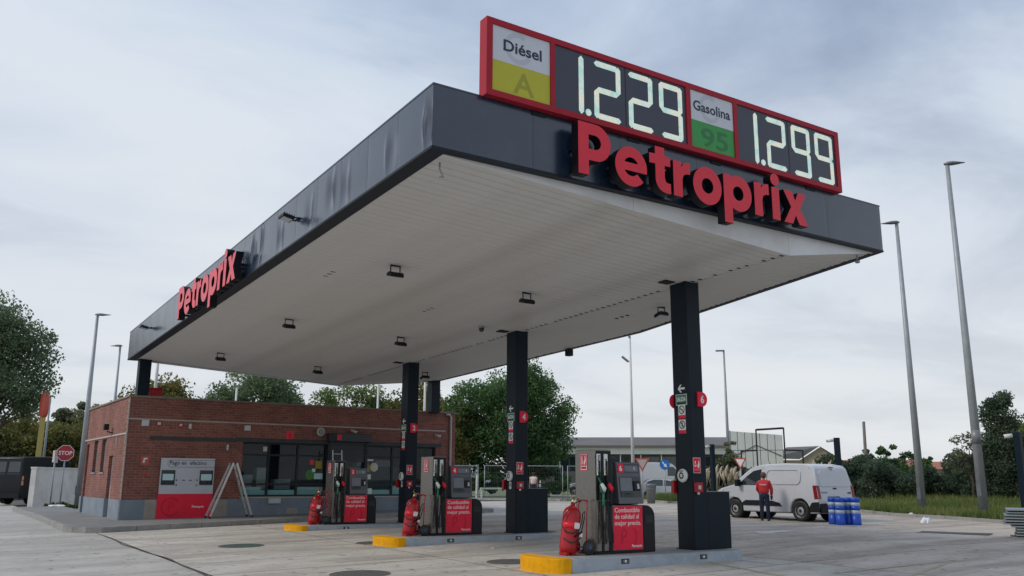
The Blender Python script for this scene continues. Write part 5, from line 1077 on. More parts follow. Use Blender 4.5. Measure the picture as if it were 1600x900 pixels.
# ------------------------------------------------------------------ lamp posts
def lamp_post(label, base, h, r0, r1, head, hd=(1, 0), col='galv', band=False, arm=None, hl=.7):
    base = Vector(base); t = thing('lamp_post', label, 'lamp post', base, group='lamp posts'); top = base+Vector((0, 0, h))
    MB().tube([base+Vector((0, 0, -.3)), base.lerp(top, .5), top], [r0, (r0+r1)/2, r1], 14).build('shaft', col, t, smooth=True)
    if band: MB().lathe(base+Vector((0, 0, 2.3)), (0, 0, 1), [(r0+(r1-r0)*2.6/h+.006, 0), (r0+(r1-r0)*3.1/h+.006, .5)], 14).build('bill_band', 'lamp_grey', t, smooth=True)
    MB().box(base.x-r0*1.06, base.x-r0*.7, base.y-r0*.5, base.y+r0*.5, base.z+.5, base.z+.95).build('service_door', 'galv_dark', t)
    d = Vector((hd[0], hd[1], 0)).normalized(); s = Vector((-d.y, d.x, 0)); p = top
    if arm: p = top+d*arm; MB().tube([top+Vector((0, 0, -.06)), top+d*arm*.5+Vector((0, 0, .0)), p], r1*.7, 8).build('arm', col, t, smooth=True)
    mb = MB()
    if head == 'cobra':
        st = [(-.12, .05, .06), (0, .13, .13), (.3*hl, .16, .13), (.62*hl, .13, .07), (hl, .03, .02)]; ring = []
        for x, w_, th in st:
            for yy, zz in ((-1, 0), (-.7, .9), (0, 1.15), (.7, .9), (1, 0), (.7, -.45), (0, -.55), (-.7, -.45)): mb.v.append(p+d*x+s*(w_*yy)+Vector((0, 0, .06+th*zz*.6)))
        k = 8; mb.f = [(i*k+j, i*k+(j+1) % k, (i+1)*k+(j+1) % k, (i+1)*k+j) for i in range(len(st)-1) for j in range(k)]+[tuple(range(7, -1, -1)), tuple(range((len(st)-1)*k, len(st)*k))]; mb.mi = [0]*len(mb.f)
        hdn = mb.build('lamp_head', 'lamp_grey', t, smooth=True); MB().box(p.x-.02, p.x+.02, p.y-.02, p.y+.02, p.z-.02, p.z+.05).build('joint', 'lamp_grey', t)
    elif head == 'disc':
        hdn = MB().lathe(p+Vector((0, 0, -.05)), (0, 0, 1), [(.05, -.15), (.30, -.02), (.33, .03), (.22, .12), (.03, .15)], 18).build('lamp_head', 'pole_white', t, smooth=True); MB().lathe(p+Vector((0, 0, -.12)), (0, 0, 1), [(.2, 0), (.22, .03)], 14).build('lens', 'panel_pale', t)
    else:
        fr = Fr(p+Vector((0, 0, .02)), d, s); MB().plate(fr, -.05, hl, -.11, .11, -.05, .04).build('lamp_head', 'lamp_grey', t, bevel=.015); MB().plate(fr, .1, hl-.04, -.09, .09, -.056, -.0505).build('lens', 'panel_pale', t)
lamp_post('tallest grey lamp post at the right with a dark bill band', (26.25, 7.88, .45), 12.8, .17, .075, 'cobra', (.64, -.77), band=True, hl=.62)
lamp_post('second tall grey lamp post right of the canopy corner', (28.6, 11.7, .25), 12.0, .16, .07, 'cobra', (-.64, .77), hl=.62)
lamp_post('slim lamp post rising just right of column 6', (40.0, 32.7, .3), 9.9, .13, .06, 'flat', (-.7, .71), hl=.55)
lamp_post('slim light pole standing between the canopy and column 6', (30.8, 31.8, .3), 9.9, .12, .055, 'flat', (-.7, .71), col='pole_white', hl=.10)
t = thing('pole_camera', 'small arm-mounted camera on the slim pole left of column 6', 'camera', (30.7, 31.9, 8.6)); MB().tube([(30.8, 31.8, 8.62), (30.62, 31.97, 8.70)], .04, 6).build('arm', 'galv', t); MB().tube([(30.7, 31.9, 8.66), (30.42, 32.15, 8.98)], .075, 8).build('body', 'lamp_grey', t)
lamp_post('tall grey lamp post with round head left of the kiosk', (1.48, 39.74, .1), 9.55, .16, .07, 'cobra', (.84, -.55), hl=.7)
lamp_post('lamp post peeking over the kiosk roof left of the corner column', (4.25, 49.4, .1), 9.35, .12, .06, 'cobra', (-.84, .55), hl=.62)
lamp_post('small lamp post with a square arm behind the orange totem', (2.7, 69.8, .1), 7.75, .12, .06, 'flat', (-.84, .55), arm=.2, hl=.7)
lamp_post('short lamp post with round white head at the far left edge', (-.62, 70.0, .1), 7.3, .08, .05, 'disc', col='pole_white')
for x, y, z0, z1, lb in ((15.64, 35.7, .1, 8.2, 'white pole behind the kiosk roof left of column 2'), (15.66, 30.1, .1, 8.2, 'white pole behind the kiosk roof right of column 2'), (1.84, 25.5, 3.55, 6.2, 'thin white pole on the kiosk roof beside the red box'), (9.0, 40., .1, 6.4, 'thin short mast behind the kiosk roof before the grey-green tree')):
    t = thing('white_pole', lb, 'pole', (x, y, z0), group='white poles behind the kiosk'); MB().tube([(x, y, z0), (x, y, z1)], [.07, .055], 10).build('shaft', 'pole_white', t, smooth=True); MB().lathe((x, y, z1), (0, 0, 1), [(.06, 0), (.07, .02), (.03, .06)], 10).build('cap', 'galv', t); MB().lathe((x, y, z0), (0, 0, 1), [(.13, 0), (.13, .02), (.07, .03)], 10).build('base', 'galv', t)
t = thing('wooden_pole', 'old bare wooden pole among the hedge', 'pole', (37.25, 20.3, .6)); MB().tube([(37.25, 20.3, .4), (37.28, 20.28, 2.5), (37.30, 20.25, 4.62)], [.095, .085, .075], 10).build('shaft', 'wood_grey', t, smooth=True); MB().lathe((37.30, 20.25, 4.6), (0, 0, 1), [(.077, 0), (.06, .03)], 10).build('cap', 'wood_grey', t)
def cam_post(label, x, y, h, d):
    z = g(x, y); t = thing('camera_post', label, 'camera post', (x, y, z), group='dark camera posts'); MB().box(x-.09, x+.09, y-.09, y+.09, z-.05, z+h).build('post', 'column_paint', t, bevel=.01); p = Vector((x, y, z+h-.10)); dv = Vector((d[0], d[1], 0)).normalized()
    MB().tube([p, p+dv*.18], .02, 6).build('bracket', 'pole_white', t); MB().tube([p+dv*.14, p+dv*.36+Vector((0, 0, -.03))], .06, 10).build('camera_body', 'pole_white', t, smooth=True); MB().tube([p+dv*.36+Vector((0, 0, -.03)), p+dv*.385+Vector((0, 0, -.033))], .05, 10).build('lens', 'gap_black', t)
    MB().box(x-.14, x+.14, y-.14, y+.14, z-.01, z+.03).build('base_plate', 'column_paint', t)
cam_post('dark camera post right of column 6 by the pampas', 26.38, 20.9, 2.9, (-.75, .3)); cam_post('dark camera post behind the van tail', 25.25, 13.0, 2.95, (-.7, .7)); cam_post('dark camera post at the right edge of the picture', 21.52, 3.97, 2.75, (-.6, .8))
# black gate frames
t = thing('black_frame', 'tall black goal-like steel frame behind the van with lower side frames', 'frame', (29.7, 20.2, .7))
A_, B_, C_, D_ = Vector((29.28, 20.71, 0)), Vector((30.14, 19.71, 0)), Vector((28.77, 21.27, 0)), Vector((30.67, 19.07, 0)); zf = .3
for p, h in ((A_, 3.95), (B_, 4.02), (C_, 2.92), (D_, 2.93)): MB().tube([p+Vector((0, 0, zf)), p+Vector((0, 0, h))], .05, 4).build('post', 'print_black', t)
MB().tube([A_+Vector((0, 0, 3.93)), B_+Vector((0, 0, 4.0))], .05, 4).build('top_bar', 'print_black', t); MB().tube([C_+Vector((0, 0, 2.9)), A_+Vector((0, 0, 2.92))], .04, 4).build('side_bar', 'print_black', t); MB().tube([B_+Vector((0, 0, 2.93)), D_+Vector((0, 0, 2.91))], .04, 4).build('side_bar', 'print_black', t)

# ------------------------------------------------------------------ road signs
VIEW = lambda x, y, tw=0.: Fr((x, y, 0), Vector((math.cos(R(tw)), math.sin(R(tw)), 0)) if False else Matrix.Rotation(R(tw), 3, 'Z') @ Vector((y+9.8, -(x+5.1), 0)).normalized())
def signpost(x, y, z1, t, r=.03):
    z = g(x, y); MB().tube([(x, y, z-.05), (x, y, z1)], r, 8).build('post', 'galv', t, smooth=True)
def yield_sign(label, x, y, zt, w_, tw, faded):
    t = thing('yield_sign', label, 'road sign', (x, y, g(x, y)), group='yield signs'); fr = VIEW(x, y, tw); h = w_*.87; signpost(x, y, zt-h*.2, t)
    tri = lambda s: [(-w_/2*s, zt-h/3+h/3*s), (0, zt-h/3-h*2/3*s), (w_/2*s, zt-h/3+h/3*s)]
    b = MB().poly(fr, tri(1.), .035, .045).build('plate', 'sign_red_faded', t, bevel=.02); MB().poly(fr, tri(.68), .0455, .049).build('field', 'sign_back' if faded else 'print_white', b)
yield_sign('white yield triangle with red border behind the van nose', 27.25, 19.97, 2.50, .60, 0, False); yield_sign('faded yield triangle right of the nearest pump', 26.6, 26.2, 2.60, .82, 12, True)
t = thing('direction_sign', 'round blue sign with a white slanting arrow left of column 6', 'road sign', (28.83, 26.88, .3)); fr = VIEW(28.83, 26.88); signpost(28.83, 26.88, 2.3, t)
b = MB().lathe(fr.p(0, 2.30, .03), fr.n, [(.27, 0), (.275, .012)], 28).build('plate', 'sign_blue', t); MB().poly(fr, [(-.15, 2.43), (-.11, 2.47), (.03, 2.31), (.08, 2.36), (.12, 2.15), (-.07, 2.22), (-.02, 2.26)], .0425, .046).build('arrow', 'print_white', b)
t = thing('stop_sign', 'red octagonal STOP sign beside the white garden wall', 'road sign', (.47, 37.85, .1)); fr = VIEW(.47, 37.85); signpost(.47, 37.85, 2.6, t, .035); oc = lambda r: [(r*math.cos(R(22.5+45*i)), 2.59+r*math.sin(R(22.5+45*i))) for i in range(8)]
b = MB().poly(fr, oc(.40), .04, .05).build('plate', 'print_white', t); f = MB().poly(fr, oc(.375), .0505, .053).build('field', 'stop_red', b); text(fr, 'STOP', 0, 2.59, .26, .0545, 'print_white', f, bold=.015, align='CENTER', width=.58)
t = thing('sign_back', 'narrow sign seen edge-on on a grey post left of the stop sign', 'road sign', (.06, 37.9, .1)); signpost(.06, 37.9, 2.65, t, .035); MB().plate(VIEW(.06, 37.9, 62), -.16, .16, 2.12, 2.72, .04, .055).build('plate', 'pole_white', t); MB().plate(VIEW(.06, 37.9, -60), -.13, .13, 2.15, 2.70, .045, .06).build('plate', 'sign_back', t)
t = thing('totem_sign', 'tall totem with a long orange oval head on a yellow post', 'totem', (1.35, 59.9, .1)); MB().box(1.22, 1.56, 59.75, 60.05, 0, 5.7).build('post', 'totem_yellow', t, bevel=.03); MB().lathe((1.40, 59.9, 5.45), (0, 0, 1), [(.04, 0), (.20, .10), (.29, .35), (.315, .95), (.29, 1.5), (.20, 1.78), (.04, 1.92)], 18).build('head', 'totem_orange', t, smooth=True)
MB().box(1.12, 1.68, 59.74, 60.06, 0, .02).build('base', 'galv', t)
# white wall
t = thing('garden_wall', 'low white rendered wall before the dark van', 'wall', (.8, 41.8, .02)); wd = Fr((-.48, 39.96, 0), (2.6, 3.9, 0)); MB().plate(wd, 0, 5.2, -.1, 1.87, -.26, 0).build('masonry', 'wall_white', t); MB().plate(wd, -.02, 5.22, 1.872, 1.95, -.29, .03).build('coping', 'wall_white', t)
tree('tuft of weeds at the foot of the stop sign', (.5, 38.3, .02), .4, [(0, 0, .12, .7, .5, .16), (.8, .2, .1, .5, .4, .12)], 'grass', 1500, .06, .01, name='weeds', cat='weeds', group=None)
def crumpled(name, label, cat, x, y, r, hz_, mat, seed, z=None):
    rr = random.Random(seed); bm = bmesh.new(); bmesh.ops.create_icosphere(bm, subdivisions=3, radius=1)
    for v in bm.verts:
        k = 1+.25*math.sin(v.co.x*5+seed)*math.sin(v.co.y*6)+rr.uniform(-.08, .08); v.co = Vector((v.co.x*r*k, v.co.y*r*.7*k, max(-.02, v.co.z*hz_*k)))
    me = bpy.data.meshes.new(name); bm.to_mesh(me); bm.free(); me.materials.append(M(mat)); o = bpy.data.objects.new(name, me); COL.objects.link(o); o.location = (x, y, g(x, y) if z is None else z); tag(o, label, cat); ROOTM[o.name] = Matrix.Translation(o.location); return o
crumpled('plastic_bag', 'crumpled white plastic bag at the foot of the grass bank', 'bag', 22.0, 7.4, .20, .16, 'plastic_bag', 3); crumpled('paper_sheet', 'white sheet of paper on the pavement near the stop sign', 'paper', .1, 35.6, .34, .06, 'paper', 5, .185)
crumpled('paper_scrap', 'small white scrap by the bank kerb left of the plastic bag', 'paper', 25.2, 10.0, .09, .05, 'paper', 9, .28)

# ------------------------------------------------------------------ vehicles
def vehicle(label, cat, name, org, heading, outline, belt, W, tumble, paint, arches, rw, glass, parts, group=None):
    """outline: (s, z) from front bottom over the roof to rear bottom; s runs rearwards. arches: wheel centres s."""
    org = Vector(org); t = thing(name, label, cat, org, group=group); d = Vector((math.cos(heading), math.sin(heading), 0)); sd = Vector((-d.y, d.x, 0)); L = max(p[0] for p in outline)
    hw = lambda z: W/2-(0 if z < belt else tumble*((z-belt)/max(.01, max(p[1] for p in outline)-belt))**1.3)
    P = lambda s, y, z: org+d*(L/2-s)+sd*y+Vector((0, 0, z))
    low = []; zb = outline[0][1]; bot = [(outline[-1][0], zb)]
    for a in reversed(arches):
        ar = rw*1.17; a0 = math.asin(max(-1, min(1, (zb-rw)/ar))); s0 = ar*math.cos(a0)
        bot += [(a+ar*math.cos(tt), rw+ar*math.sin(tt)) for tt in np.linspace(a0, math.pi-a0, 13)]
    bot += [(outline[0][0], zb)]
    up_i = [i for i, p in enumerate(outline) if p[1] >= belt]; i0, i1 = up_i[0], up_i[-1]
    def cross(p, q): f = (belt-p[1])/(q[1]-p[1]); return (p[0]+(q[0]-p[0])*f, belt)
    fb = cross(outline[i0-1], outline[i0]); rb = cross(outline[i1], outline[i1+1])
    lowp = outline[:i0]+[fb, rb]+outline[i1+1:]+bot[1:-1]; upp = [fb]+outline[i0:i1+1]+[rb]
    full = outline[:i0]+[fb]+outline[i0:i1+1]+[rb]+outline[i1+1:]
    bm = bmesh.new(); V = {}
    def vt(s, z, side):
        k = (round(s, 4), round(z, 4), side)
        if k not in V: V[k] = bm.verts.new(P(s, side*hw(z), z)-org)
        return V[k]
    for side in (1, -1):
        f1 = bm.faces.new([vt(s, z, side) for s, z in lowp]); f2 = bm.faces.new([vt(s, z, side) for s, z in upp])
    loop = full+bot[1:-1]
    for a, b in zip(loop, loop[1:]+loop[:1]):
        if (a, b) == (fb, rb): continue
        try: bm.faces.new([vt(*a, 1), vt(*b, 1), vt(*b, -1), vt(*a, -1)])
        except ValueError: pass
    bmesh.ops.recalc_face_normals(bm, faces=bm.faces); bmesh.ops.triangulate(bm, faces=[f for f in bm.faces if len(f.verts) > 4])
    me = bpy.data.meshes.new('body'); bm.to_mesh(me); bm.free(); me.materials.append(M(paint)); inv = ROOTM[t.name].inverted(); me.transform(inv @ Matrix.Translation(org)); body = bpy.data.objects.new('body', me); COL.objects.link(body); body.parent = t
    bv = body.modifiers.new('bevel', 'BEVEL'); bv.width = .055; bv.segments = 3; bv.limit_method = 'ANGLE'; bv.angle_limit = R(28); smooth_by_angle(body, 35)
    ROOTM[t.name] = ROOTM[t.name]
    def side_poly(pts, c, mat, nm, parent=t, sides=(1, -1), th=.012, label=None):
        for side in sides:
            mb = MB(); a = [P(s, side*(hw(z)+c), z) for s, z in pts]; b = [P(s, side*(hw(z)+c-th), z) for s, z in pts]; n = len(pts)
            mb.v = a+b; mb.f = [tuple(range(n)), tuple(range(2*n-1, n-1, -1))]+[(i, (i+1) % n, n+(i+1) % n, n+i) for i in range(n)]; mb.mi = [0]*len(mb.f); mb.build(nm, mat, parent)
    for nm, pts, mat in glass: side_poly(pts, .006, mat, nm)
    for a in arches:
        for side in (1, -1):
            c = P(a, side*(W/2-.115), rw); ax = sd*side
            wl = MB().lathe(c-ax*.10, ax, [(rw*.62, 0), (rw*.93, .0), (rw, .035), (rw, .155), (rw*.95, .195), (rw*.66, .20), (rw*.62, .17)], 30).build('wheel', 'rubber', t, smooth=True)
            MB().lathe(c-ax*.02, ax, [(rw*.10, .10), (rw*.30, .105), (rw*.50, .07), (rw*.64, .10), (rw*.66, .115), (rw*.62, .0)], 26).build('rim', 'wheel_silver', wl, smooth=True)
            fr = Fr(c+ax*.088, Vector((0, 0, 1)).cross(ax)*-1 if side > 0 else Vector((0, 0, 1)).cross(ax)*-1); mb = MB()
            fr = Fr(c, (Vector((0, 0, 1))).cross(ax)); 
            for k in range(8):
                tt = 2*math.pi*k/8; mb.disc(fr, rw*.47*math.cos(tt), rw*.47*math.sin(tt), rw*.07, .085, .092, 8)
            mb.disc(fr, 0, 0, rw*.15, .09, .10, 12).build('wheel_holes', 'gap_black', wl)['kind'] = 'stuff'; MB().lathe(c-ax*.3, ax, [(rw*1.12, 0), (rw*1.12, .12)], 22).build('arch_liner', 'gap_black', t)
    parts(t, P, hw, side_poly, W, L)
    MB().add([P(.3, -W*.45, .24), P(L-.2, -W*.45, .24), P(L-.2, W*.45, .24), P(.3, W*.45, .24)], [(0, 1, 2, 3)]).build('underside', 'gap_black', t)
    return t
def rrect(s0, s1, z0, z1, r, n=4):
    o = []
    for cx, cy, a in ((s1-r, z1-r, 0), (s0+r, z1-r, 90), (s0+r, z0+r, 180), (s1-r, z0+r, 270)): o += [(cx+r*math.cos(R(a+90*k/n)), cy+r*math.sin(R(a+90*k/n))) for k in range(n+1)]
    return o
VO = [(.05, .26), (.0, .45), (.02, .72), (.10, .93), (.30, 1.02), (.62, 1.09), (.86, 1.14), (1.2, 1.42), (1.52, 1.65), (1.78, 1.76), (2.2, 1.82), (3.0, 1.845), (3.8, 1.82), (4.14, 1.76), (4.24, 1.66), (4.36, 1.12), (4.41, .80), (4.42, .45), (4.38, .26)]
def van_parts(t, P, hw, sp, W, L):
    sp([(4.345, 1.13), (4.40, .72), (4.27, .70), (4.215, 1.13)], .010, 'tail_red', 'tail_light', th=.03); sp([(4.06, .30), (4.06, .46), (4.16, .60), (4.42, .62), (4.44, .30)], .012, 'car_plastic', 'bumper_corner', th=.03)
    wr = rrect(2.28, 3.72, 1.16, 1.66, .16); wi = rrect(2.33, 3.67, 1.20, 1.62, .13)
    for side in (1, -1):
        mb = MB(); n = len(wr); a = [P(s, side*(hw(z)+.010), z) for s, z in wr]; b = [P(s, side*(hw(z)+.010), z) for s, z in wi]; c = [P(s, side*(hw(z)-.02), z) for s, z in wr]
        mb.v = a+b+c; mb.f = [(i, (i+1) % n, n+(i+1) % n, n+i) for i in range(n)]+[(i, (i+1) % n, 2*n+(i+1) % n, 2*n+i) for i in range(n)]; mb.mi = [0]*len(mb.f); mb.build('panel_ridge', 'car_white', t)
    sp([(1.22, .46), (1.27, .56), (1.42, .63), (2.55, .63), (2.86, .56), (2.95, .46)], .022, 'car_plastic', 'side_moulding', th=.03)
    sp([(1.10, .36), (1.115, .36), (1.115, 1.1), (1.10, 1.1)], .002, 'gap_black', 'door_gap', th=.004); sp([(2.13, .34), (2.142, .34), (2.142, 1.72), (2.13, 1.72)], .002, 'gap_black', 'door_gap', th=.004); sp([(4.08, .62), (4.09, .62), (4.04, 1.70), (4.03, 1.70)], .002, 'gap_black', 'door_gap', th=.004)
    sp([(1.86, 1.0), (2.08, 1.0), (2.08, 1.04), (1.86, 1.04)], .025, 'car_white', 'door_handle', th=.03)
    for side in (1, -1):
        c = P(1.18, side*(W/2+.12), 1.20); MB().box(c.x-.10, c.x+.10, c.y-.07, c.y+.07, c.z-.11, c.z+.12).build('mirror', 'car_plastic', t, bevel=.03); MB().tube([P(1.16, side*(W/2-.02), 1.12), P(1.18, side*(W/2+.08), 1.14)], .03, 6).build('mirror_arm', 'car_plastic', t)
    rf = lambda y, z: P(4.42-(z-.8)*.19 if z > .8 else 4.42, y, z)
    def rear(pts, mat, nm, off=.012, parent=t):
        d = (P(5, 0, 0)-P(4, 0, 0)); mb = MB(); a = [rf(y, z)+d*off for y, z in pts]; b = [rf(y, z)-d*.02 for y, z in pts]; n = len(pts); mb.v = a+b; mb.f = [tuple(range(n)), tuple(range(2*n-1, n-1, -1))]+[(i, (i+1) % n, n+(i+1) % n, n+i) for i in range(n)]; mb.mi = [0]*len(mb.f); return mb.build(nm, mat, parent)
    rear([(-.86, .28), (.86, .28), (.88, .56), (.62, .58), (.50, .50), (-.50, .50), (-.62, .58), (-.88, .56)], 'car_plastic', 'rear_bumper', .05)
    pl = rear([(-.10, .62), (.42, .62), (.42, .74), (-.10, .74)], 'print_white', 'number_plate', .02); rear([(-.06, .65), (.06, .65), (.06, .71), (-.06, .71)], 'lamp_grey', 'plate_characters', .023, pl); rear([(.10, .65), (.22, .65), (.22, .71), (.10, .71)], 'lamp_grey', 'plate_characters', .023, pl); rear([(.26, .65), (.36, .65), (.36, .71), (.26, .71)], 'lamp_grey', 'plate_characters', .023, pl)
    rear([(-.12, .76), (.44, .76), (.44, .79), (-.12, .79)], 'car_plastic', 'plate_lamp_bar', .018); rear([(-.06, 1.02), (.13, 1.02), (.10, 1.06), (-.03, 1.06)], 'car_plastic', 'badge', .016); rear([(.45, .90), (.72, .90), (.72, .935), (.45, .935)], 'lamp_grey', 'model_lettering', .016); rear([(-.72, .88), (-.58, .88), (-.58, .92), (-.72, .92)], 'car_plastic', 'door_lock', .016)
    rear([(-.008, .60), (.0, .60), (.0, 1.66), (-.008, 1.66)], 'lamp_grey', 'door_seam', .0135); rear([(-.10, 1.69), (.10, 1.69), (.10, 1.72), (-.10, 1.72)], 'tail_red', 'brake_light', .02)
    for s in (1, -1): rear([(s*.80, .72), (s*.90, .72), (s*.895, 1.13), (s*.80, 1.13)], 'tail_red', 'tail_light', .024)
    rear([(.72, 1.14), (.70, 1.52), (.60, 1.60), (-.60, 1.60), (-.70, 1.52), (-.72, 1.14), (-.66, 1.10), (.66, 1.10)], 'car_white', 'pressed_panel', .022)
    d = P(0, 0, 0)-P(1, 0, 0); mb = MB(); mb.add([P(.93, -.66, 1.20)+Vector((0, 0, .018)), P(.93, .66, 1.20)+Vector((0, 0, .018)), P(1.70, .60, 1.735)+Vector((0, 0, .03)), P(1.70, -.60, 1.735)+Vector((0, 0, .03))], [(0, 1, 2, 3)]).build('windscreen', 'car_glass', t)
    for side in (1, -1): sp([(.03, .74), (.12, .92), (.42, .98), (.30, .80)], .008, 'panel_pale', 'headlight', sides=(side,))
vehicle('white delivery van with pressed side panels parked beside the grass bank', 'van', 'delivery_van', (19.57, 11.08, .165), R(90), VO, 1.05, 1.84, .15, 'car_white', [.88, 3.66], .33,
        [('side_window', [(1.08, 1.13), (1.42, 1.40), (1.74, 1.60), (2.08, 1.66), (2.08, 1.13)], 'car_glass')], van_parts)
DO = [(.05, .30), (0, .55), (.05, .95), (.25, 1.15), (.75, 1.30), (1.0, 1.38), (1.5, 1.95), (1.85, 2.35), (2.2, 2.46), (3.5, 2.50), (5.0, 2.47), (5.35, 2.42), (5.48, 1.6), (5.52, .9), (5.52, .50), (5.48, .30)]
def dark_parts(t, P, hw, sp, W, L):
    sp([(5.36, .98), (5.50, .98), (5.46, 1.45), (5.36, 1.45)], .006, 'indicator', 'tail_light'); sp([(1.2, .56), (1.2, .70), (4.3, .70), (4.3, .56)], .02, 'car_plastic', 'side_moulding', th=.03); sp([(2.3, .4), (2.315, .4), (2.315, 2.3), (2.3, 2.3)], .002, 'gap_black', 'door_gap', th=.004)
    MB().add([P(5.56, -.95, .34), P(5.56, .95, .34), P(5.56, .95, .58), P(5.56, -.95, .58), P(5.40, -.95, .34), P(5.40, .95, .34), P(5.40, .95, .58), P(5.40, -.95, .58)], [(0, 1, 2, 3), (7, 6, 5, 4), (0, 4, 5, 1), (3, 2, 6, 7), (0, 3, 7, 4), (1, 5, 6, 2)]).build('rear_bumper', 'car_plastic', t)
    for s in (1, -1): MB().add([P(5.485, s*.08, 1.55), P(5.485, s*.80, 1.55), P(5.40, s*.76, 2.20), P(5.40, s*.08, 2.20)], [(0, 1, 2, 3)]).build('rear_window', 'car_glass', t)
vehicle('large dark panel van behind the low white wall', 'van', 'panel_van', (.45, 46.7, .06), R(46), DO, 1.25, 2.0, .14, 'car_dark', [.95, 4.35], .34, [('side_window', [(1.15, 1.42), (1.75, 2.12), (2.25, 2.16), (2.25, 1.42)], 'car_glass'), ('side_window', [(2.45, 1.42), (2.45, 2.14), (3.6, 2.14), (3.6, 1.42)], 'car_glass')], dark_parts)
HO = [(.05, .24), (0, .42), (.04, .64), (.30, .78), (.95, .90), (1.55, 1.30), (1.85, 1.40), (2.6, 1.42), (3.2, 1.36), (3.55, 1.12), (3.72, .86), (3.76, .50), (3.70, .24)]
def hatch_parts(t, P, hw, sp, W, L):
    sp([(3.60, .72), (3.72, .72), (3.70, .92), (3.58, .95)], .006, 'tail_red', 'tail_light'); sp([(.06, .56), (.12, .66), (.4, .70), (.34, .56)], .006, 'panel_pale', 'headlight'); sp([(1.15, .3), (1.16, .3), (1.16, .88), (1.15, .88)], .002, 'gap_black', 'door_gap', th=.004)
    MB().add([P(1.0, -.62, .945), P(1.0, .62, .945), P(1.55, .55, 1.325), P(1.55, -.55, 1.325)], [(0, 1, 2, 3)]).build('windscreen', 'car_glass', t); MB().add([P(3.27, -.55, 1.345), P(3.27, .55, 1.345), P(3.60, .6, 1.10), P(3.60, -.6, 1.10)], [(0, 1, 2, 3)]).build('rear_window', 'car_glass', t)
HG = [('side_window', [(1.30, .92), (1.62, 1.26), (2.05, 1.33), (2.05, .92)], 'car_glass'), ('side_window', [(2.13, .92), (2.13, 1.33), (2.75, 1.34), (3.15, 1.20), (3.3, .96)], 'car_glass')]
vehicle('small white hatchback between the blue round sign and column 6', 'car', 'parked_car', (38.0, 36.5, .18), R(-52), [(s_, z_*.96) for s_, z_ in HO], .88, 1.65, .16, 'car_white', [.72, 3.1], .29, HG, hatch_parts)
vehicle('white hatchback on the back road left of the nearest pump', 'car', 'parked_car', (37.9, 45.2, .36), R(142), HO, .88, 1.65, .16, 'car_white', [.72, 3.1], .29, HG, hatch_parts)
vehicle('white high-roofed van far behind the blue round sign', 'van', 'panel_van', (45.6, 45.4, .42), R(-45), DO, 1.25, 2.0, .14, 'car_white', [.95, 4.35], .34, [('side_window', [(1.15, 1.42), (1.75, 2.12), (2.25, 2.16), (2.25, 1.42)], 'car_glass')], dark_parts)
t = thing('street_bin', 'dark grey street bin right of the nearest pump', 'bin', (26.9, 26.0, .3)); MB().lathe((26.9, 25.9, .28), (0, 0, 1), [(.20, 0), (.27, .9), (.29, .92), (.29, .98), (.05, 1.0)], 16).build('body', 'lamp_grey', t, smooth=True); MB().lathe((26.9, 25.9, 1.0), (0, 0, 1), [(.295, .27-.27), (.24, .06)], 16).build('lid', 'galv_dark', t)

# ------------------------------------------------------------------ blue and white drums
for i, (dr, dn, lb) in enumerate([(0, .16, 'blue drum barrier with white bands, leftmost of the four behind the van'), (.20, -.12, 'blue drum barrier with white bands, second from left and nearest'), (.44, .16, 'blue drum barrier with white bands, third from left'), (.64, .0, 'blue drum barrier with white bands, rightmost of the four')]):
    x, y = 18.12+.61*dr+.79*dn, 7.95-.79*dr+.61*dn; z = g(x, y); t = thing('drum_barrier', lb, 'barrier', (x, y, z), group='blue drum barriers'); k = .70; hz_ = .90
    for nm, z0, pr, mt in (('foot', .002, [(.20, 0), (.215, .02), (.205, .10), (.20, .36)], 'drum_blue'), ('lower_band', .362, [(.192, 0), (.192, .13)], 'drum_white'), ('middle', .494, [(.20, 0), (.20, .12)], 'drum_blue'), ('upper_band', .616, [(.19, 0), (.19, .13)], 'drum_white'), ('head', .748, [(.20, 0), (.198, .10), (.18, .14), (.10, .15), (.09, .13)], 'drum_blue')):
        MB().lathe((x, y, z+z0*hz_), (0, 0, 1), [(r_*k, h_*hz_) for r_, h_ in pr], 22).build(nm, mt, t, smooth=True)
# ------------------------------------------------------------------ stack of steel sheets
t0 = Vector((17.80, 1.50, 0))
ORD = ['lowest', 'second from the ground', 'third from the ground', 'fourth from the ground', 'fifth from the ground', 'middle one', 'fifth from the top', 'fourth from the top', 'third from the top', 'second from the top', 'topmost']
for i in range(11):
    z = g(17.9, 1.35)+.012+i*.065; fr = Fr(t0+Vector((random.uniform(-.03, .03), random.uniform(-.04, .04), z)), (.50, -.866, 0), (.866, .50, 0)); n = 15; mb = MB(); k = 0
    L0 = -.95+random.uniform(-.05, .05)+(.12 if i < 5 else 0); pr = []
    for j in range(n+1): pr.append((-.50+j/n*1.0, .016 if (j % 4) in (1, 2) else -.004))
    for a in (L0, 1.5):
        for b, c in pr: mb.v.append(fr.p(a, b, c))
        for b, c in pr: mb.v.append(fr.p(a, b, c+.030))
    w_ = len(pr)
    for q in range(w_-1): mb.f += [(q, q+1, 2*w_+q+1, 2*w_+q), (w_+q, 3*w_+q, 3*w_+q+1, w_+q+1), (q, w_+q, w_+q+1, q+1), (2*w_+q, 2*w_+q+1, 3*w_+q+1, 3*w_+q)]
    mb.f += [(0, 2*w_, 3*w_, w_), (w_-1, 2*w_-1, 4*w_-1, 3*w_-1)]; mb.mi = [0]*len(mb.f)
    o = mb.build('steel_sheet', 'sheet_steel'); tag(o, 'ribbed galvanised steel sheet, %s of the stack at the right edge' % ORD[i], 'steel sheet', 'stacked steel sheets')

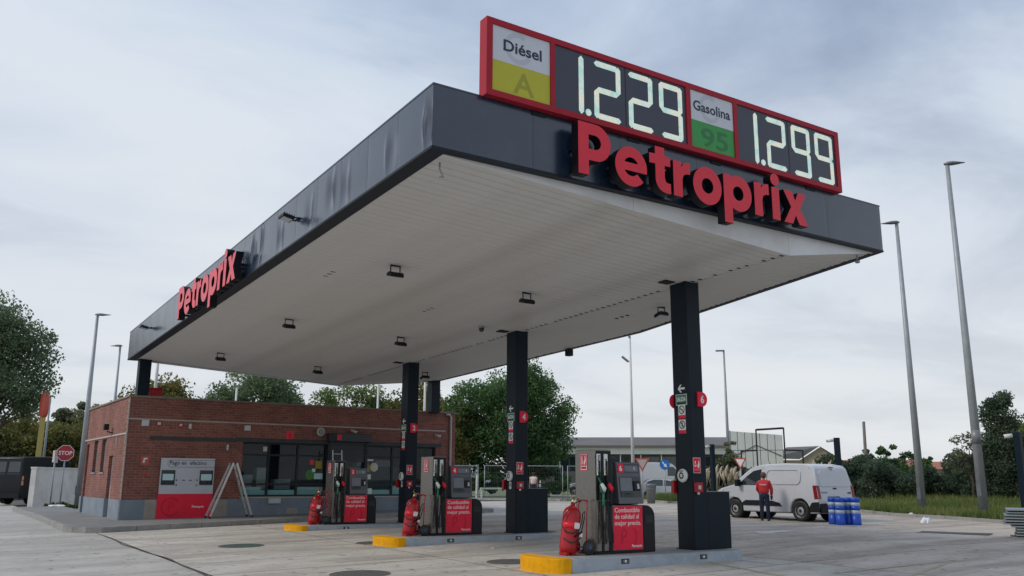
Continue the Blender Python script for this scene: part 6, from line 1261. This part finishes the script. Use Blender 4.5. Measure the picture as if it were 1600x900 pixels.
# ------------------------------------------------------------------ people
def skin_mesh(name, verts, edges, rad, mat, parent, sub=2, root=0):
    me = bpy.data.meshes.new(name); inv = ROOTM[parent.name].inverted(); me.from_pydata([tuple(inv @ Vector(v)) for v in verts], edges, []); me.materials.append(M(mat)); o = bpy.data.objects.new(name, me); COL.objects.link(o); o.parent = parent
    sk = o.modifiers.new('skin', 'SKIN'); sk.use_smooth_shade = True
    if not me.skin_vertices: me.skin_vertices.new(name='Skin')
    ly = me.skin_vertices[0].data
    for i, r in enumerate(rad): ly[i].radius = r if isinstance(r, tuple) else (r, r); ly[i].use_root = (i == root)
    sb = o.modifiers.new('subsurf', 'SUBSURF'); sb.levels = sub; sb.render_levels = sub
    return o
def person(label, pos, face, hgt, top, legs, hair, armL, armR, lean=.0, sleeves=True, gloves=None):
    """face: heading in radians; arms given as (elbow, hand) offsets in the body frame (forward, left, up) from the shoulder"""
    pos = Vector(pos); t = thing('person', label, 'person', pos); f = Vector((math.cos(face), math.sin(face), 0)); l = Vector((-f.y, f.x, 0)); s = hgt/1.75
    B = lambda a, b, c: pos+(f*a+l*b+Vector((0, 0, c)))*s
    hip, ch, nk, hd = (0, 0, .93), (lean*.6, 0, 1.27), (lean, 0, 1.46), (lean*1.25+.02, 0, 1.60); V = []; E = []; Rr = []
    def ch_(pts, rs, start=None):
        prev = start
        for p, r in zip(pts, rs):
            V.append(B(*p)); Rr.append(r if not isinstance(r, tuple) else tuple(x*s for x in r)); Rr[-1] = Rr[-1] if isinstance(Rr[-1], tuple) else Rr[-1]*s
            if prev is not None: E.append((prev, len(V)-1))
            prev = len(V)-1
        return prev
    h0 = ch_([hip], [(.15, .12)]); c0 = ch_([(lean*.3, 0, 1.1), ch, (lean*.9, 0, 1.40)], [(.14, .11), (.165, .12), (.12, .09)], h0); n0 = ch_([nk, (lean*1.1, 0, 1.52)], [.055, .052], c0)
    ch_([hd, (lean*1.3+.01, 0, 1.67), (lean*1.3, 0, 1.72)], [(.080, .092), (.082, .095), (.05, .06)], n0); nose = len(V); ch_([(lean*1.25+.115, 0, 1.605)], [.012], n0+1)
    for sg in (1, -1): ch_([(lean*1.25, sg*.083, 1.61)], [.014], n0+1)
    hands = []
    for sg, (el, hn) in ((1, armL), (-1, armR)):
        sh = (lean*.9, sg*.19, 1.40); e = (sh[0]+el[0], sh[1]+sg*el[1], sh[2]+el[2]); w_ = (sh[0]+hn[0], sh[1]+sg*hn[1], sh[2]+hn[2]); k = ch_([sh, e, w_], [.062, .048, .034], c0)
        dr = (Vector(w_)-Vector(e)).normalized(); pm_ = tuple(Vector(w_)+dr*.07); pk = ch_([pm_], [.036], k); hands.append((w_, pm_))
        sdv = dr.cross(Vector((1, 0, 0)));
        if sdv.length < .2: sdv = dr.cross(Vector((0, 0, 1)))
        sdv.normalize(); 
        for q, ln in ((-.03, .065), (-.010, .08), (.010, .075), (.028, .06)):
            a = Vector(pm_)+sdv*q+dr*.03; bb = a+dr*ln*.55; cc = bb+dr*ln*.35+Vector((.012, 0, -.012)); ch_([tuple(bb), tuple(cc)], [.010, .008], pk)
        th = Vector(w_)+dr*.035+sdv*-.045; ch_([tuple(th), tuple(th+dr*.035)], [.011, .009], k)
    for sg in (1, -1): ch_([(0, sg*.09, .86), (.02, sg*.105, .48), (-.02, sg*.11, .09), (.11, sg*.12, .04)], [.085, .055, .038, .034], h0)
    skin_mesh('body', V, E, Rr, 'skin', t, 2, h0)
    # trousers
    V, E, Rr = [], [], []; h0 = ch_([(0, 0, .95)], [(.175, .14)]); ch_([(0, 0, 1.03)], [(.165, .13)], h0)
    for sg in (1, -1): ch_([(0, sg*.095, .84), (.022, sg*.108, .48), (-.015, sg*.112, .12), (-.01, sg*.114, .06)], [.105, .083, .072, .070], h0)
    skin_mesh('trousers', V, E, Rr, legs, t, 2, 0)
    V, E, Rr = [], [], []; h0 = ch_([(lean*.1, 0, .93)], [(.205, .18)]); c0 = ch_([(lean*.3, 0, 1.12), (lean*.6, 0, 1.28), (lean*.9, 0, 1.415), (lean, 0, 1.475)], [(.205, .18), (.225, .18), (.165, .125), (.07, .07)], h0)
    for sg, (el, hn) in ((1, armL), (-1, armR)):
        sh = (lean*.9, sg*.185, 1.395); e = (sh[0]+el[0], sh[1]+sg*el[1], sh[2]+el[2]); w_ = (sh[0]+hn[0]*.96, sh[1]+sg*hn[1]*.96, sh[2]+hn[2]*.96)
        ch_([sh, e, w_] if sleeves else [sh, tuple(Vector(sh).lerp(Vector(e), .55))], [.083, .068, .052] if sleeves else [.083, .075], c0-1)
    jk = skin_mesh('jacket' if sleeves else 'shirt', V, E, Rr, top, t, 2, 0)
    hb = MB().lathe(B(lean*1.28-.012, 0, 1.565), B(lean*1.3, 0, 2)-B(lean*1.3, 0, 1), [(.062*s, -.03*s), (.096*s, .02*s), (.108*s, .08*s), (.100*s, .14*s), (.06*s, .185*s), (.01*s, .195*s)], 16); 
    for v in hb.v:
        d = (v-B(lean*1.28, 0, 0)).dot(f)
        if d > .03*s and v.z < pos.z+1.665*s: v -= f*(d-.03*s)*1.0
    hb.build('hair', hair, t, smooth=True)
    for sg in (1, -1):
        MB().tube([B(-.07, sg*.115, .045), B(.02, sg*.118, .05), B(.13, sg*.125, .035), B(.18, sg*.128, .028)], [.042*s, .05*s, .045*s, .028*s], 10).build('shoe', 'shoe', t, smooth=True)
    for sg in (1, -1): MB().lathe(B(lean*1.25+.082, sg*.033, 1.625), f, [(.012*s, 0), (.010*s, .012*s), (.003*s, .016*s)], 8).build('eye', 'print_black', t)
    if gloves:
        for w_, pm_ in hands: MB().lathe(B(*w_), B(*pm_)-B(*w_), [(.04*s, -.01), (.045*s, .05*s), (.040*s, .11*s), (.015*s, .15*s)], 10).build('glove', gloves, t, smooth=True)
    return t, B
pt, B = person('person in a red jacket and navy trousers standing at the van door', (17.95, 10.45, g(17.95, 10.45)), R(35), 1.54, 'jacket_red', 'trouser_navy', 'hair_brown', ((.10, .07, -.26), (.30, .02, -.40)), ((-.02, .09, -.27), (.10, .06, -.50)), .07, True, 'glove')
text(Fr(B(-.128, .0, 1.30), (math.sin(R(35)), -math.cos(R(35)), 0)), 'Petroprix', 0, 0, .055, .04, 'print_white', pt, bold=.02, align='CENTER')
person('person in a pale pink shirt walking behind the site fence', (26.1, 35.6, .32), R(55), 1.58, 'shirt_pink', 'trouser_navy', 'hair_dark', ((.02, .05, -.28), (.06, .06, -.52)), ((-.05, .05, -.28), (.0, .06, -.52)), .02, False)

# ------------------------------------------------------------------ far buildings
def bld(label, name, a, b, depth, z0, z1):
    a = Vector(a); b = Vector(b); d = (b-a).normalized(); return thing(name, label, 'building', ((a+b)/2).to_3d()), Fr((a.x, a.y, 0), (d.x, d.y, 0)), (b-a).length
t, fr, L = bld('long grey-roofed white warehouse behind the pumps', 'warehouse', (55.5, 82.2), (76.4, 64.5), 14, 0, 6.6)
MB().plate(fr, 0, L, 0, 4.6, -14, -.6).build('wall', 'wh_dark', t); MB().plate(fr, -.2, L+.2, 4.6, 5.62, -14, .0).build('white_band', 'wh_white', t)
MB().add([fr.p(-.4, 5.63, .5), fr.p(L+.4, 5.63, .5), fr.p(L+.4, 6.85, -5), fr.p(-.4, 6.85, -5), fr.p(-.4, 5.63, -14), fr.p(L+.4, 5.63, -14)], [(0, 1, 2, 3), (3, 2, 5, 4), (0, 3, 4), (1, 5, 2)]).build('roof', 'wh_roof', t); MB().plate(fr, -.4, L+.4, 5.45, 5.62, .001, .5).build('gutter', 'wood_grey', t)
for i in range(11):
    a = .6+i*2.45; w_ = MB().plate(fr, a, a+2.1, 2.6, 4.3, -.6, -.55).build('window', 'car_glass', t); MB().plate(fr, a-.16, a-.04, .3, 4.55, -.6, -.30).build('pillar', 'wh_white', t); MB().plate(fr, a+1.0, a+1.07, 2.6, 4.3, -.548, -.52).build('glazing_bar', 'wh_dark', w_)
mb = MB()
for i in range(28): mb.plate(fr, i*1.0+.2, i*1.0+.24, 4.62, 5.44, .002, .03)
mb.build('cladding_ribs', 'wh_white', t)['kind'] = 'stuff'
t, fr, L = bld('white panelled building with sloping top behind the black frame', 'panelled_building', (56.87, 48.33), (59.94, 44.87), 9, 0, 6)
MB().poly(fr, [(0, 0), (L, 0), (L, 5.58), (0, 5.98)], -7, -.05).build('core', 'wh_dark', t)
for i in range(7):
    x0, x1 = L*i/7+.025, L*(i+1)/7-.025
    for z0, z1 in ((.3, 2.55), (2.6, 4.2), (4.25, None)):
        ztop = lambda x: (5.98-.40*x/L) if z1 is None else z1
        MB().poly(fr, [(x0, z0), (x1, z0), (x1, ztop(x1)), (x0, ztop(x0))], -.049, .01).build('panel', 'wp_panel', t)
for x0, z0, x1, z1 in ((.1, 3.6, 2.3, 4.7), (2.3, 4.7, 4.5, 3.7)): MB().tube([fr.p(x0, z0, .05), fr.p(x1, z1, .05)], .035, 5).build('brace', 'wh_dark', t)
MB().plate(fr, -.05, .0, 0, 6.05, -7, .05).build('corner_post', 'galv', t)
t, fr, L = bld('brown gabled house behind the pampas grass', 'gabled_house', (79.0, 61.3), (83.0, 56.0), 8, 0, 5.5); MB().poly(fr, [(0, 0), (L, 0), (L, 3.9), (L*.66, 5.35), (L*.32, 3.9), (0, 3.9)], -7.5, 0).build('wall', 'house_tan', t)
MB().add([fr.p(-1.2, 4.1, .3), fr.p(L*.32, 4.0, .35), fr.p(L*.66, 5.5, .35), fr.p(.6, 5.5, -3), fr.p(L+.25, 3.8, .35), fr.p(L*.66, 5.5, -8), fr.p(L+.25, 3.8, -8)], [(0, 1, 2, 3), (2, 4, 6, 5)]).build('roof', 'house_roof', t); w_ = MB().plate(fr, 1.2, 2.0, 2.2, 3.2, .001, .03).build('window', 'car_glass', t)
MB().plate(fr, 1.15, 2.05, 2.1, 2.2, .001, .08).build('sill', 'wh_white', t)
t, fr, L = bld('low house with red tiled roof right of the second lamp post', 'red_roofed_house', (87.5, 49.0), (91.6, 43.0), 8, 0, 4); MB().plate(fr, 0, L, 0, 2.9, -7, 0).build('wall', 'house_tan', t); MB().add([fr.p(-.3, 2.85, .4), fr.p(L+.3, 2.85, .4), fr.p(L+.3, 3.75, -3.5), fr.p(-.3, 3.75, -3.5), fr.p(-.3, 2.85, -7.4), fr.p(L+.3, 2.85, -7.4)], [(0, 1, 2, 3), (3, 2, 5, 4)]).build('roof', 'roof_red', t); MB().plate(fr, 2, 2.9, 1.4, 2.3, .001, .03).build('window', 'car_glass', t)
t, fr, L = bld('low house with red roof glimpsed through the pine', 'red_roofed_house', (83.0, 57.5), (88.5, 49.5), 8, 0, 4.6); MB().plate(fr, 0, L, 0, 3.1, -7, 0).build('wall', 'house_tan', t); MB().add([fr.p(-.3, 3.05, .4), fr.p(L+.3, 3.05, .4), fr.p(L+.3, 4.0, -3.5), fr.p(-.3, 4.0, -3.5), fr.p(-.3, 3.05, -7.4), fr.p(L+.3, 3.05, -7.4)], [(0, 1, 2, 3), (3, 2, 5, 4)]).build('roof', 'roof_red', t); MB().plate(fr, 3, 3.9, 1.6, 2.6, .001, .03).build('window', 'car_glass', t)
for i in range(9):
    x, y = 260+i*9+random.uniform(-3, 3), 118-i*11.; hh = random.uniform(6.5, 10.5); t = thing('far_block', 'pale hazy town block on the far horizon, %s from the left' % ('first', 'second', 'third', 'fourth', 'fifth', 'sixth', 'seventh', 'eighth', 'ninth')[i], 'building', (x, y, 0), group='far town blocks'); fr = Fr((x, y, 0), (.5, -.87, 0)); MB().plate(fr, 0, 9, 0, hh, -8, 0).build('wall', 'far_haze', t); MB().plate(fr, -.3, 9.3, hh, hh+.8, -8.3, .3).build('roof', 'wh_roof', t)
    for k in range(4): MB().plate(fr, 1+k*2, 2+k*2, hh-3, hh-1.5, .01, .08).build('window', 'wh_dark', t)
# low wooded rise on the horizon
def ridge(name, pts, h, mat, seed):
    mb = MB(); rr = random.Random(seed); n = len(pts)
    for x, y in pts: k = h*rr.uniform(.75, 1.15); d = Vector((x, y, 0)).normalized()*60; mb.v += [Vector((x, y, -1)), Vector((x, y, k*.6))+d*.3, Vector((x, y, k))+d, Vector((x, y, -1))+d*2.5]
    mb.f = [(i*4+j, i*4+j+1, (i+1)*4+j+1, (i+1)*4+j) for i in range(n-1) for j in range(3)]; mb.mi = [0]*len(mb.f); struct(mb.build(name, mat, smooth=True))
pm('far_wood', (.11, .145, .13), .95, 0, .3, .05); ridge('hills', [(700*math.sin(R(a)), 700*math.cos(R(a))) for a in range(-60, 125, 4)], 8.5, 'far_wood', 3)
